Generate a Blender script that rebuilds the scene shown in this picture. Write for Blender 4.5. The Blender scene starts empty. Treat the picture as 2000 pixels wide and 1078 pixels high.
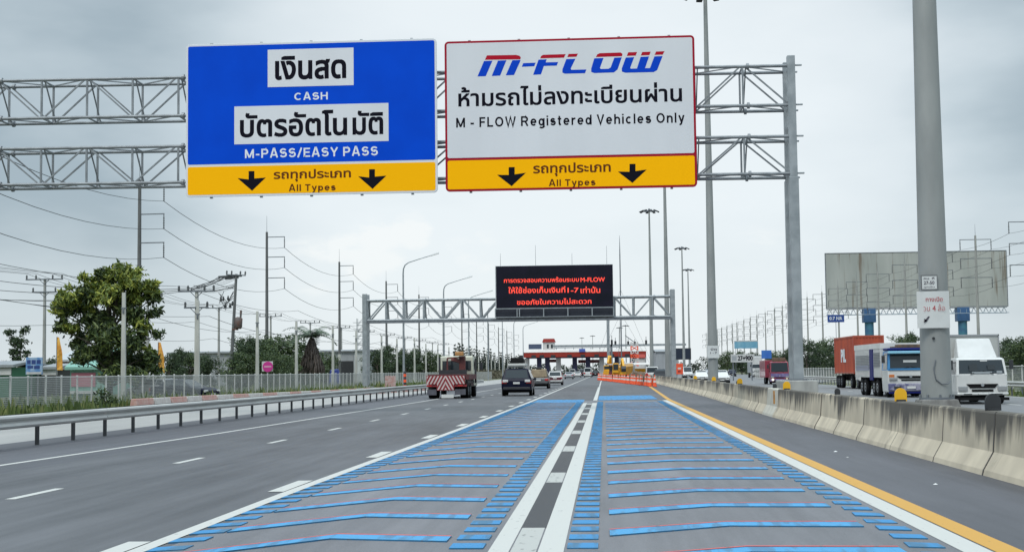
import bpy, bmesh, math, random
from mathutils import Vector, Matrix, geometry
from math import radians as rad, sin, cos, pi
random.seed(7)
S = bpy.context.scene
COL = S.collection
# ------------------------------------------------------------------ camera
FPX, ROLL, EYE = 2800.0, 0.016, 1.6          # focal length in photo pixels (2000 wide), roll, eye height
_y = Vector((180/FPX, -185/FPX, -1)).normalized()          # world +Y (along the road) seen from the camera
_z = Vector((-ROLL, 1, 0)); _z = (_z - _y*_z.dot(_y)).normalized()
_x = _y.cross(_z)
RM = Matrix((_x, _y, _z))                    # camera -> world
cam = bpy.data.cameras.new('camera'); camo = bpy.data.objects.new('camera', cam); COL.objects.link(camo)
cam.sensor_fit = 'HORIZONTAL'; cam.sensor_width = 36; cam.lens = 36*FPX/2000
cam.clip_start = 0.2; cam.clip_end = 12000
camo.matrix_world = Matrix.Translation((0, 0, EYE)) @ RM.to_4x4()
S.camera = camo
def ray(u, v): return RM @ Vector(((u-1000)/FPX, -(v-539)/FPX, -1))
def G(u, v, h=0.0):                          # where the sight line through a photo pixel meets the ground
    d = ray(u, v); return Vector((0, 0, EYE)) + d*((h-EYE)/d.z)
def P(u, v, Y):                              # ... and where it meets the upright plane at distance Y
    d = ray(u, v); return Vector((0, 0, EYE)) + d*(Y/d.y)
# ------------------------------------------------------------------ world, sun, exposure
SUN_DIR = Vector((-0.26, -0.52, 0.81)).normalized()        # towards the sun, behind the camera
sel = math.asin(SUN_DIR.z); saz = math.atan2(SUN_DIR.x, SUN_DIR.y)
W = bpy.data.worlds.new('World'); S.world = W; W.use_nodes = True
nt = W.node_tree; nt.nodes.clear(); N = nt.nodes.new; LK = nt.links.new
def wn(t, **k):
    n = N(t)
    for a, b in k.items(): setattr(n, a, b)
    return n
out = wn('ShaderNodeOutputWorld'); mixs = wn('ShaderNodeMixShader'); LK(mixs.outputs[0], out.inputs[0])
sky = wn('ShaderNodeTexSky', sky_type='NISHITA', sun_disc=False, sun_elevation=sel, sun_rotation=saz)
bg1 = wn('ShaderNodeBackground'); bg1.inputs[1].default_value = 0.09; LK(sky.outputs[0], bg1.inputs[0])
bg2 = wn('ShaderNodeBackground'); bg2.inputs[1].default_value = 1.0
mixs.inputs[0].default_value = 0.93; LK(bg1.outputs[0], mixs.inputs[1]); LK(bg2.outputs[0], mixs.inputs[2])
tc = wn('ShaderNodeTexCoord')
def dotdir(v):
    n = wn('ShaderNodeVectorMath', operation='DOT_PRODUCT'); LK(tc.outputs['Generated'], n.inputs[0]); n.inputs[1].default_value = v; return n.outputs['Value']
def ramp(sock, stops):
    r = wn('ShaderNodeValToRGB'); LK(sock, r.inputs[0])
    e = r.color_ramp.elements
    while len(e) < len(stops): e.new(0.5)
    for el, (p, c) in zip(e, stops): el.position = p; el.color = (c if len(c) == 4 else (*c, 1)) if not isinstance(c, float) else (c, c, c, 1)
    return r.outputs[0]
def maprange(sock, a, b, c=0.0, d=1.0):
    n = wn('ShaderNodeMapRange'); LK(sock, n.inputs[0])
    for i, v in enumerate((a, b, c, d)): n.inputs[i+1].default_value = v
    n.interpolation_type = 'SMOOTHSTEP'; return n.outputs[0]
def mth(op, a, b):
    n = wn('ShaderNodeMath', operation=op)
    for i, s in enumerate((a, b)):
        if isinstance(s, (int, float)): n.inputs[i].default_value = s
        else: LK(s, n.inputs[i])
    return n.outputs[0]
def mixc(f, a, b):
    n = wn('ShaderNodeMix', data_type='RGBA')
    if isinstance(f, float): n.inputs[0].default_value = f
    else: LK(f, n.inputs[0])
    for i, c in ((6, a), (7, b)):
        if isinstance(c, tuple): n.inputs[i].default_value = (*c, 1)
        else: LK(c, n.inputs[i])
    return n.outputs[2]
mp = wn('ShaderNodeMapping'); mp.inputs['Scale'].default_value = (1, 1, 2.6); LK(tc.outputs['Generated'], mp.inputs[0])
n1 = wn('ShaderNodeTexNoise'); n1.inputs['Scale'].default_value = 4.2; n1.inputs['Detail'].default_value = 5; n1.inputs['Roughness'].default_value = 0.5; LK(mp.outputs[0], n1.inputs[0])
n2 = wn('ShaderNodeTexNoise'); n2.inputs['Scale'].default_value = 22; n2.inputs['Detail'].default_value = 6; n2.inputs['Roughness'].default_value = 0.6; LK(mp.outputs[0], n2.inputs[0])
core = maprange(dotdir(ray(1120, 380).normalized()), 0.945, 1.0)        # the bright part of the cloud deck
val = mth('ADD', mth('MULTIPLY', core, 0.95), mth('ADD', 0.06, mth('MULTIPLY', mth('SUBTRACT', n1.outputs[0], 0.5), 1.25)))
deck = ramp(val, [(0.0, (0.36, 0.445, 0.50)), (0.30, (0.53, 0.615, 0.665)), (0.62, (0.70, 0.77, 0.81)), (1.0, (0.80, 0.86, 0.89))])
# a low bank of brighter cumulus left of the middle
band = None
for u, v, c, wgt in ((800, 450, .99975, 1.0), (745, 478, .9996, .95), (690, 500, .9996, .8), (600, 520, .9994, .55), (930, 485, .9994, .5), (1500, 470, .9993, .35), (1440, 420, .9990, .3)):
    bnd = mth('MULTIPLY', maprange(dotdir(ray(u, v).normalized()), c, 1.0), wgt); band = bnd if band is None else mth('MAXIMUM', band, bnd)
cm = maprange(mth('MULTIPLY', band, mth('POWER', mth('MULTIPLY', n2.outputs[0], 1.9), 2.2)), 0.32, 0.95)
deck = mixc(mth('MULTIPLY', cm, 0.72), deck, (0.90, 0.92, 0.915))
sep = wn('ShaderNodeSeparateXYZ'); LK(tc.outputs['Generated'], sep.inputs[0])
deck = mixc(maprange(sep.outputs[2], 0.0, 0.13, 0.55, 0.0), deck, (0.80, 0.855, 0.875))
zen = maprange(sep.outputs[2], 0.28, 0.85, 1.0, 3.3)          # an overcast sky is brightest overhead
vs = wn('ShaderNodeVectorMath', operation='SCALE'); LK(deck, vs.inputs[0]); LK(zen, vs.inputs['Scale']); LK(vs.outputs[0], bg2.inputs[0])
sl = bpy.data.lights.new('sun', 'SUN'); sl.energy = 1.5; sl.angle = rad(18); sl.color = (1, 0.96, 0.9)
so = bpy.data.objects.new('sun', sl); COL.objects.link(so); so.location = (0, 0, 60)
so.rotation_euler = SUN_DIR.to_track_quat('Z', 'Y').to_euler()
S.view_settings.view_transform = 'Standard'; S.view_settings.look = 'None'; S.view_settings.gamma = 1
S.view_settings.exposure = 0.12
S.render.engine = 'CYCLES'
S.cycles.max_bounces = 6; S.cycles.transparent_max_bounces = 12

# ------------------------------------------------------------------ materials
MATS = {}
def mat(name, col, rough=0.6, metal=0.0, col2=None, scale=3.0, var=0.0, bump=0.0, stretch=(1, 1, 1), emit=None, spec=0.5, detail=5, coat=0.0, coord='Object', pos=(0.35, 0.65)):
    if name in MATS: return MATS[name]
    m = bpy.data.materials.new(name); m.use_nodes = True; t = m.node_tree; b = t.nodes['Principled BSDF']
    b.inputs['Roughness'].default_value = rough; b.inputs['Metallic'].default_value = metal
    b.inputs['Specular IOR Level'].default_value = spec; b.inputs['Base Color'].default_value = (*col, 1)
    if coat: b.inputs['Coat Weight'].default_value = coat
    if col2 is None and var: col2 = tuple(c*(1-var) for c in col)
    if col2 is not None or bump:
        c = t.nodes.new('ShaderNodeTexCoord'); mp = t.nodes.new('ShaderNodeMapping'); mp.inputs['Scale'].default_value = stretch
        t.links.new(c.outputs[coord], mp.inputs[0]); n = t.nodes.new('ShaderNodeTexNoise'); n.inputs['Scale'].default_value = scale; n.inputs['Detail'].default_value = detail
        t.links.new(mp.outputs[0], n.inputs[0])
        if col2 is not None:
            r = t.nodes.new('ShaderNodeValToRGB'); r.color_ramp.elements[0].position = pos[0]; r.color_ramp.elements[1].position = pos[1]
            r.color_ramp.elements[0].color = (*col2, 1); r.color_ramp.elements[1].color = (*col, 1)
            t.links.new(n.outputs[0], r.inputs[0]); t.links.new(r.outputs[0], b.inputs['Base Color'])
        if bump:
            bp = t.nodes.new('ShaderNodeBump'); bp.inputs['Strength'].default_value = bump; bp.inputs['Distance'].default_value = 0.02
            t.links.new(n.outputs[0], bp.inputs['Height']); t.links.new(bp.outputs[0], b.inputs['Normal'])
    if emit:
        b.inputs['Emission Color'].default_value = (*emit[0], 1); b.inputs['Emission Strength'].default_value = emit[1]
    MATS[name] = m; return m
def leafmat(name, dark, mid, light):
    m = bpy.data.materials.new(name); m.use_nodes = True; t = m.node_tree; b = t.nodes['Principled BSDF']
    g = t.nodes.new('ShaderNodeNewGeometry'); r = t.nodes.new('ShaderNodeValToRGB'); e = r.color_ramp.elements; e.new(0.5)
    for el, (p, c) in zip(e, ((0.0, dark), (0.55, mid), (1.0, light))): el.position = p; el.color = (*c, 1)
    t.links.new(g.outputs['Random Per Island'], r.inputs[0]); t.links.new(r.outputs[0], b.inputs['Base Color'])
    b.inputs['Roughness'].default_value = 0.55; MATS[name] = m; return m
def nodes_of(m): t = m.node_tree; return t, t.nodes['Principled BSDF']
def asphalt(name, base, streak, tint=(1, 1, 1.06)):
    m = bpy.data.materials.new(name); m.use_nodes = True; t, b = nodes_of(m); L = t.links.new
    c = t.nodes.new('ShaderNodeTexCoord')
    def noise(scale, st, detail=6, rough=0.55):
        mp = t.nodes.new('ShaderNodeMapping'); mp.inputs['Scale'].default_value = st; L(c.outputs['Object'], mp.inputs[0])
        n = t.nodes.new('ShaderNodeTexNoise'); n.inputs['Scale'].default_value = scale; n.inputs['Detail'].default_value = detail; n.inputs['Roughness'].default_value = rough; L(mp.outputs[0], n.inputs[0]); return n.outputs[0]
    a = noise(1.1, (1, 0.03, 1)); f = noise(60, (1, 1, 1), 3, 0.7); p = noise(0.35, (1, 0.35, 1)); k = noise(5, (1, .05, 1), 4)
    def m2(op, x, y):
        n = t.nodes.new('ShaderNodeMath'); n.operation = op
        for i, s in enumerate((x, y)):
            if isinstance(s, (int, float)): n.inputs[i].default_value = s
            else: L(s, n.inputs[i])
        return n.outputs[0]
    v = m2('ADD', m2('MULTIPLY', m2('SUBTRACT', a, 0.5), streak), m2('MULTIPLY', m2('SUBTRACT', p, 0.5), streak*0.8))
    v = m2('ADD', v, m2('MULTIPLY', m2('SUBTRACT', k, 0.5), streak*0.45))
    v = m2('ADD', m2('ADD', v, 1.0), m2('MULTIPLY', m2('SUBTRACT', f, 0.5), 0.95))
    cc = t.nodes.new('ShaderNodeVectorMath'); cc.operation = 'SCALE'; cc.inputs[0].default_value = tuple(base*x for x in tint); L(v, cc.inputs['Scale'])
    L(cc.outputs[0], b.inputs['Base Color'])
    rr = t.nodes.new('ShaderNodeMapRange'); L(a, rr.inputs[0]); rr.inputs[1].default_value = 0.3; rr.inputs[2].default_value = 0.7; rr.inputs[3].default_value = 0.5; rr.inputs[4].default_value = 0.68
    L(rr.outputs[0], b.inputs['Roughness'])
    bp = t.nodes.new('ShaderNodeBump'); bp.inputs['Strength'].default_value = 0.35; bp.inputs['Distance'].default_value = 0.01; L(f, bp.inputs['Height']); L(bp.outputs[0], b.inputs['Normal'])
    b.inputs['Specular IOR Level'].default_value = 0.35
    MATS[name] = m; return m
def worn(name, col, under, amount=0.42, rough=0.6, st=(1.6, 0.5, 1), sc=9):               # road paint, scuffed through in places
    return mat(name, col, rough, col2=under, scale=sc, detail=8, stretch=st, pos=(amount-0.10, amount), bump=0.12, spec=0.3)
A_MAIN = asphalt('asphalt', 0.078, 1.7, (1, 1.01, 1.08))
A_SHOULDER = asphalt('shoulder_asphalt', 0.075, 1.2, (1, 1.0, 1.12))
A_BLUE = asphalt('lane_asphalt', 0.142, 1.1, (1.0, 0.99, 1.06))
A_DARK = asphalt('dark_infill', 0.045, 0.2)
A_OPP = asphalt('opposite_asphalt', 0.15, 0.4, (1, 1, 1.02))
A_CONC = asphalt('frontage_concrete', 0.31, 0.4, (1.0, 0.97, 0.92))
M_WLINE = worn('white_road_paint', (0.485, 0.48, 0.45), (0.30, 0.30, 0.29), 0.36)
M_YLINE = worn('yellow_road_paint', (0.52, 0.28, 0.05), (0.3, 0.19, 0.06), 0.36)
M_BLINE = worn('blue_road_paint', (0.055, 0.275, 0.51), (0.06, 0.185, 0.32), 0.52, st=(1.3, 0.16, 1), sc=5)
M_BLINE2 = worn('dark_blue_road_paint', (0.03, 0.205, 0.43), (0.045, 0.145, 0.25), 0.50, st=(1.3, 0.16, 1), sc=5)
M_BSIDE = worn('shaded_rib_side', (0.025, 0.135, 0.26), (0.06, 0.11, 0.16), 0.45)  # rib sides: shade of the upright faces painted in as darker blue
M_RLINE = worn('pink_road_paint', (0.50, 0.10, 0.10), (0.25, 0.11, 0.11), 0.40)
M_GALV = mat('galvanised_steel', (0.36, 0.385, 0.40), 0.45, 0.35, col2=(0.26, 0.285, 0.30), scale=2.5)
M_RAIL = mat('rail_steel', (0.50, 0.50, 0.48), 0.5, 0.15, col2=(0.40, 0.40, 0.385), scale=1.5, stretch=(1, .3, 3))
M_GALVD = mat('weathered_steel', (0.20, 0.22, 0.24), 0.5, 0.4, col2=(0.14, 0.15, 0.17), scale=2)
M_MAST = mat('mast_steel', (0.315, 0.325, 0.315), 0.55, 0.15, col2=(0.245, 0.255, 0.25), scale=1.6, stretch=(1, 1, 0.3))
M_CONC = mat('pole_concrete', (0.36, 0.36, 0.34), 0.85, col2=(0.25, 0.25, 0.24), scale=1.5, stretch=(2, 2, 0.4))
M_CONCD = mat('dark_pole_concrete', (0.15, 0.155, 0.155), 0.85, col2=(0.10, 0.10, 0.10), scale=1.2, stretch=(2, 2, 0.4))
M_WPOLE = mat('pale_pole_concrete', (0.52, 0.52, 0.48), 0.8, col2=(0.38, 0.38, 0.35), scale=1.2, stretch=(2, 2, 0.4))
M_BLACK = mat('black_rubber', (0.011, 0.011, 0.012), 0.85, var=0.4, scale=6, spec=0.15)
M_DARK = mat('dark_plastic', (0.03, 0.032, 0.036), 0.5, var=0.3, scale=5)
M_RPOST = mat('dark_post_steel', (0.055, 0.06, 0.065), 0.6, 0.2, var=.35, scale=3)
M_TRUSS = mat('truss_steel', (0.27, 0.29, 0.305), 0.5, 0.3, col2=(0.19, 0.205, 0.22), scale=2.5)
M_WIRE = mat('wire', (0.06, 0.065, 0.07), 0.6)
M_GLASS = mat('car_glass', (0.018, 0.026, 0.032), 0.08, spec=0.5)
M_RED = mat('tail_light_red', (0.42, 0.02, 0.02), 0.2, spec=0.6, coat=0.4)
M_LAMP = mat('clear_lamp', (0.62, 0.62, 0.6), 0.12, spec=0.8, coat=0.4)
M_LAMP2 = mat('grey_lamp', (0.26, 0.27, 0.28), 0.15, spec=0.6, coat=0.3)
M_PLATE = mat('number_plate', (0.62, 0.62, 0.6), 0.5)
M_CHROME = mat('rim_alloy', (0.45, 0.46, 0.48), 0.3, 0.8)
M_WHITE = mat('white_paint', (0.66, 0.66, 0.64), 0.4, col2=(0.58, 0.58, 0.555), scale=1.3, coat=0.15)
M_ORANGE = mat('orange_plastic', (0.92, 0.115, 0.03), 0.5, col2=(0.75, 0.08, 0.02), scale=3)
M_YELLOW = mat('machine_yellow', (0.78, 0.40, 0.01), 0.5, col2=(0.60, 0.30, 0.02), scale=2)
M_INS = mat('insulator', (0.10, 0.105, 0.11), 0.4)
M_BARK = mat('bark', (0.10, 0.085, 0.065), 0.9, col2=(0.06, 0.05, 0.04), scale=4, stretch=(1, 1, 0.3))

# ------------------------------------------------------------------ mesh helpers
class MB:
    def __init__(s): s.v = []; s.f = []; s.mi = []; s.m = 0; s.sm = []
    def add(s, vs, fs, smooth=False):
        o = len(s.v); s.v += [tuple(v) for v in vs]
        for f in fs: s.f.append([i+o for i in f]); s.mi.append(s.m); s.sm.append(smooth)
        return s
    def box(s, x0, x1, y0, y1, z0, z1):
        return s.hexa([(x0, y0, z0), (x1, y0, z0), (x1, y1, z0), (x0, y1, z0), (x0, y0, z1), (x1, y0, z1), (x1, y1, z1), (x0, y1, z1)])
    def hexa(s, v): return s.add(v, [(3, 2, 1, 0), (4, 5, 6, 7), (0, 1, 5, 4), (1, 2, 6, 5), (2, 3, 7, 6), (3, 0, 4, 7)])
    def cbox(s, c, d): return s.box(c[0]-d[0]/2, c[0]+d[0]/2, c[1]-d[1]/2, c[1]+d[1]/2, c[2]-d[2]/2, c[2]+d[2]/2)
    def bar(s, a, b, w, h=None):                      # square bar between two points
        h = h or w; a = Vector(a); b = Vector(b); d = (b-a).normalized()
        u = d.cross(Vector((0, 0, 1))); u = u.normalized() if u.length > 1e-4 else Vector((1, 0, 0)); n = u.cross(d)
        q = [p + u*(w/2*i) + n*(h/2*j) for p in (a, b) for i, j in ((-1, -1), (1, -1), (1, 1), (-1, 1))]
        return s.add(q, [(3, 2, 1, 0), (4, 5, 6, 7), (0, 1, 5, 4), (1, 2, 6, 5), (2, 3, 7, 6), (3, 0, 4, 7)])
    def tube(s, pts, r, n=8, caps=True):              # tube along a polyline; r is a number or one radius per point
        pts = [Vector(p) for p in pts]; rr = r if isinstance(r, (list, tuple)) else [r]*len(pts)
        vs = []; fs = []; u0 = None
        for i, p in enumerate(pts):
            d = (pts[min(i+1, len(pts)-1)] - pts[max(i-1, 0)]).normalized()
            if u0 is None: u0 = d.orthogonal().normalized()
            u = (u0 - d*u0.dot(d)); u = u.normalized() if u.length > 1e-5 else d.orthogonal().normalized(); u0 = u; w = d.cross(u)
            vs += [p + (u*cos(2*pi*k/n) + w*sin(2*pi*k/n))*rr[i] for k in range(n)]
        for i in range(len(pts)-1):
            for k in range(n): fs.append((i*n+k, i*n+(k+1) % n, (i+1)*n+(k+1) % n, (i+1)*n+k))
        s.add(vs, fs, True)
        if caps:
            s.add(vs[:n], [tuple(range(n-1, -1, -1))]); s.add(vs[-n:], [tuple(range(n))])
        return s
    def prism(s, poly, axis, a, b):                   # polygon extruded along an axis: 'y' -> poly is (x,z); 'x' -> (y,z); 'z' -> (x,y)
        mk = {'y': lambda p, t: (p[0], t, p[1]), 'x': lambda p, t: (t, p[0], p[1]), 'z': lambda p, t: (p[0], p[1], t)}[axis]
        n = len(poly); vs = [mk(p, a) for p in poly] + [mk(p, b) for p in poly]
        return s.add(vs, [tuple(range(n-1, -1, -1)), tuple(range(n, 2*n))] + [(i, (i+1) % n, n+(i+1) % n, n+i) for i in range(n)])
    def quad(s, a, b, c, d): return s.add([a, b, c, d], [(0, 1, 2, 3)])
    def poly(s, vs): return s.add(vs, [tuple(range(len(vs)))])
    def lathe(s, prof, n=16, c=(0, 0, 0), axis='z'):  # profile of (r, h)
        vs = []; fs = []
        for r, h in prof:
            for k in range(n):
                a = 2*pi*k/n
                vs.append({'z': (c[0]+r*cos(a), c[1]+r*sin(a), c[2]+h), 'x': (c[0]+h, c[1]+r*cos(a), c[2]+r*sin(a)), 'y': (c[0]+r*cos(a), c[1]+h, c[2]+r*sin(a))}[axis])
        for i in range(len(prof)-1):
            for k in range(n): fs.append((i*n+k, i*n+(k+1) % n, (i+1)*n+(k+1) % n, (i+1)*n+k))
        s.add(vs, fs, True); s.add(vs[:n], [tuple(range(n))]); s.add(vs[-n:], [tuple(range(n))]); return s
    def build(s, name, mats, parent=None, bevel=0.0, seg=2, fixn=True, loc=None):
        me = bpy.data.meshes.new(name); me.from_pydata(s.v, [], s.f)
        for m in (mats if isinstance(mats, (list, tuple)) else [mats]): me.materials.append(m)
        me.polygons.foreach_set('material_index', s.mi); me.polygons.foreach_set('use_smooth', s.sm)
        if fixn:
            bm = bmesh.new(); bm.from_mesh(me); bmesh.ops.recalc_face_normals(bm, faces=bm.faces); bm.to_mesh(me); bm.free()
        me.update(); o = bpy.data.objects.new(name, me); COL.objects.link(o)
        if parent: o.parent = parent
        if loc is not None: o.location = loc
        if bevel:
            b = o.modifiers.new('bevel', 'BEVEL'); b.width = bevel; b.segments = seg; b.limit_method = 'ANGLE'; b.angle_limit = rad(35); b.harden_normals = False
        return o
def tag(o, label=None, cat=None, group=None, kind=None):
    for k, v in (('label', label), ('category', cat), ('group', group), ('kind', kind)):
        if v: o[k] = v
    return o
def thing(name, label, cat, loc=(0, 0, 0), rz=0, group=None):
    o = bpy.data.objects.new(name, None); COL.objects.link(o); o.location = loc; o.rotation_euler = (0, 0, rz); o.empty_display_size = 0.3
    return tag(o, label, cat, group)
def struct(o): o['kind'] = 'structure'; return o
KIDS = {}
def dup(root, loc, rz=None, label=None, scale=None):              # a copy of a thing with its parts and sub-parts
    def rec(o, par):
        c = o.copy(); COL.objects.link(c)
        if par: c.parent = par
        for k in o.children: rec(k, c)
        return c
    r = rec(root, None); r.location = loc
    if rz is not None: r.rotation_euler = (0, 0, rz)
    if label: r['label'] = label
    if scale: r.scale = scale
    return r
ORD = ['first', 'second', 'third', 'fourth', 'fifth', 'sixth', 'seventh', 'eighth', 'ninth', 'tenth', 'eleventh', 'twelfth', 'thirteenth', 'fourteenth', 'fifteenth', 'sixteenth', 'seventeenth', 'eighteenth', 'nineteenth', 'twentieth', 'twenty-first', 'twenty-second', 'twenty-third', 'twenty-fourth', 'twenty-fifth', 'twenty-sixth', 'twenty-seventh', 'twenty-eighth', 'twenty-ninth', 'thirtieth', 'thirty-first', 'thirty-second', 'thirty-third', 'thirty-fourth', 'thirty-fifth', 'thirty-sixth']
# ------------------------------------------------------------------ lettering: the built-in font's outlines, each contour filled by itself
def contours(text):
    cu = bpy.data.curves.new('lettering_source', 'FONT'); cu.body = text; cu.size = 1; cu.resolution_u = 3
    o = bpy.data.objects.new('lettering_source', cu); COL.objects.link(o)
    dg = bpy.context.evaluated_depsgraph_get(); dg.update()
    c2 = o.evaluated_get(dg).to_curve(dg); res = []
    for sp in c2.splines:
        pts = []
        bp = sp.bezier_points
        if len(bp):
            for i in range(len(bp)):
                a, b = bp[i], bp[(i+1) % len(bp)]
                seg = geometry.interpolate_bezier(a.co, a.handle_right, b.handle_left, b.co, 5)[:-1]
                pts += [(p.x, p.y) for p in seg]
        else: pts = [(p.co.x, p.co.y) for p in sp.points]
        q = []
        for p in pts:
            if not q or (p[0]-q[-1][0])**2 + (p[1]-q[-1][1])**2 > 1e-7: q.append(p)
        if len(q) > 2 and (q[0][0]-q[-1][0])**2 + (q[0][1]-q[-1][1])**2 < 1e-7: q.pop()
        if len(q) > 2: res.append(q)
    o.evaluated_get(dg).to_curve_clear()
    bpy.data.objects.remove(o); bpy.data.curves.remove(cu)
    return res
def area(q): return sum(q[i-1][0]*q[i][1]-q[i][0]*q[i-1][1] for i in range(len(q)))/2
def inside(p, q):
    r = False
    for i in range(len(q)):
        a, b = q[i-1], q[i]
        if (a[1] > p[1]) != (b[1] > p[1]) and p[0] < (b[0]-a[0])*(p[1]-a[1])/(b[1]-a[1])+a[0]: r = not r
    return r
def embolden(q, w, sgn):
    out = []; n = len(q)
    for i in range(n):
        a, p, b = Vector(q[i-1]), Vector(q[i]), Vector(q[(i+1) % n])
        d1 = (p-a).normalized(); d2 = (b-p).normalized()
        n1 = Vector((d1.y, -d1.x)); n2 = Vector((d2.y, -d2.x)); m = n1+n2
        m = m.normalized() if m.length > 1e-3 else n1
        k = min(1.6, 1/max(0.4, m.dot(n1))); out.append(tuple(p + m*(w*sgn*k)))
    return out
def lettering(text, x0, x1, z0, z1, y, m, parent, bold=0.02, name='lettering', keep=False):
    cs = contours(text); A = [area(q) for q in cs]; big = max(range(len(cs)), key=lambda i: abs(A[i])); sg = 1 if A[big] > 0 else -1
    cs = [embolden(q, bold, sg) for q in cs]
    xs = [p[0] for q in cs for p in q]; zs = [p[1] for q in cs for p in q]
    sx = (x1-x0)/(max(xs)-min(xs)); sz = (z1-z0)/(max(zs)-min(zs))
    if keep: sx = sz = min(sx, sz)
    ox = (x0+x1)/2 - sx*(max(xs)+min(xs))/2; oz = (z0+z1)/2 - sz*(max(zs)+min(zs))/2
    b = MB(); lo, hi = min(zs), max(zs); NS = max(24, int((hi-lo)*72)); st = (hi-lo)/NS     # filled in fine level strips (non-zero winding)
    edges = [(q[i-1], q[i]) for q in cs for i in range(len(q)) if q[i-1][1] != q[i][1]]
    for r in range(NS):
        zz = lo+(r+.5)*st; hits = []
        for a, c in edges:
            if (a[1] > zz) != (c[1] > zz): hits.append((a[0]+(c[0]-a[0])*(zz-a[1])/(c[1]-a[1]), (c[0]-a[0])/(c[1]-a[1]), 1 if c[1] > a[1] else -1))
        hits.sort(); wnd = 0; z0_, z1_ = (zz-st/2)*sz+oz, (zz+st/2)*sz+oz
        for x, g, d in hits:
            if wnd == 0: xs_, gs_ = x, max(-2, min(2, g))
            wnd += d
            if wnd == 0 and x > xs_:
                g = max(-2, min(2, g)); h2 = st/2
                q4 = [xs_-gs_*h2, x-g*h2, x+g*h2, xs_+gs_*h2]
                if q4[0] > q4[1]: q4[0] = q4[1] = (q4[0]+q4[1])/2
                if q4[3] > q4[2]: q4[3] = q4[2] = (q4[3]+q4[2])/2
                b.quad((q4[0]*sx+ox, y, z0_), (q4[1]*sx+ox, y, z0_), (q4[2]*sx+ox, y, z1_), (q4[3]*sx+ox, y, z1_))
    return b.build(name, m, parent, fixn=False)
# ------------------------------------------------------------------ plain grotesque capitals and small letters drawn as strokes (cap height 1)
def EL(cx, cy, rx, ry, a0, a1, n=14): return [(cx+rx*cos(rad(a0+(a1-a0)*i/n)), cy+ry*sin(rad(a0+(a1-a0)*i/n))) for i in range(n+1)]
def _S(w, t, h):
    r1, r2 = h*.225, h*.245
    return [EL(w/2, h-t/2-r1+.0, w/2-t/2-.02, r1, 25, 270, 12)+EL(w/2, t/2+r2-.0, w/2-t/2, r2, 90, -160, 12)]
def glyph(ch, t):
    h, x, k = 1.0, .74, t/2; T, B = h-k, k
    up = {'C': (.80, [EL(.42, .5, .42-k, .5-k, 45, 315, 18)]), 'A': (.80, [[(k*.9, 0), (.36, h), (.44, h), (.80-k*.9, 0)], [(.17, .30), (.63, .30)]]), 'S': (.72, _S(.72, t, h)), 'H': (.76, [[(k, 0), (k, h)], [(.76-k, 0), (.76-k, h)], [(k, .53), (.76-k, .53)]]),
        'M': (.90, [[(k, 0), (k, h-.02)], [(k+.01, h-.06), (.45, .06)], [(.45, .06), (.89-k, h-.06)], [(.90-k, 0), (.90-k, h-.02)]]), 'P': (.70, [[(k, 0), (k, h)], [(k, T), (.42, T)]+EL(.42, T-.235, .28-k, .235, 90, -90, 10)+[(k, T-.47)]]),
        'E': (.64, [[(k, 0), (k, h)], [(k, T), (.64, T)], [(k, .52), (.60, .52)], [(k, B), (.65, B)]]), 'Y': (.76, [[(k*.8, h), (.38, .42), (.76-k*.8, h)], [(.38, .46), (.38, 0)]]), '/': (.44, [[(.04, -.04), (.40, 1.04)]]), '-': (.40, [[(.02, .37), (.38, .37)]]),
        'T': (.66, [[(0, T), (.66, T)], [(.33, 0), (.33, h)]]), 'F': (.60, [[(k, 0), (k, h)], [(k, T), (.60, T)], [(k, .50), (.54, .50)]]), 'L': (.60, [[(k, 0), (k, h)], [(k, B), (.60, B)]]), 'O': (.84, [EL(.42, .5, .42-k, .5-k, 0, 360, 26)]),
        'W': (1.06, [[(k*.7, h), (.29, .02), (.53, .94), (.77, .02), (1.06-k*.7, h)]]), 'R': (.76, [[(k, 0), (k, h)], [(k, T), (.44, T)]+EL(.44, T-.22, .28-k, .22, 90, -90, 10)+[(k, T-.44)], [(.42, T-.42), (.70-k*.3, 0)]]), 'V': (.72, [[(k*.7, h), (.36, .03), (.72-k*.7, h)]])}
    lo = {'l': (t, [[(k, 0), (k, h)]]), 'i': (t, [[(k, 0), (k, x)], [(k, .86), (k, h)]]), 'p': (.62, [[(k, -.24), (k, x)], EL(.33, x/2, .29-k, x/2-k, 0, 360, 20)]), 'd': (.62, [[(.62-k, 0), (.62-k, h)], EL(.29, x/2, .29-k, x/2-k, 0, 360, 20)]),
        'g': (.62, [[(.62-k, x), (.62-k, -.05)]+EL(.32, -.05, .30-k, .15, 0, -150, 10), EL(.29, x/2, .29-k, x/2-k, 0, 360, 20)]), 'e': (.62, [[(.03, x/2), (.60, x/2)], EL(.31, x/2, .31-k, x/2-k, 5, 318, 18)]), 'c': (.60, [EL(.31, x/2, .31-k, x/2-k, 48, 312, 16)]),
        's': (.56, _S(.56, t*.92, x)), 'n': (.60, [[(k, 0), (k, x)], EL(.31, x-.28, .29-k, .28-k, 180, 0, 10)+[(.60-k, 0)]]), 'h': (.60, [[(k, 0), (k, h)], EL(.31, x-.28, .29-k, .28-k, 180, 0, 10)+[(.60-k, 0)]]), 'r': (.40, [[(k, 0), (k, x)], EL(.36, x-.28, .34-k, .28-k, 175, 80, 8)]),
        't': (.38, [[(.17, .95), (.17, .16)]+EL(.30, .17, .13, .17-k, 180, 285, 6), [(0, x-k), (.36, x-k)]]), 'y': (.60, [[(k*.8, x), (.31, .04)], [(.60-k*.8, x), (.28, -.10)]+EL(.14, -.08, .13, .10, -20, -110, 5)])}
    return (up.get(ch) or lo.get(ch) or (.34, []))
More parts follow.
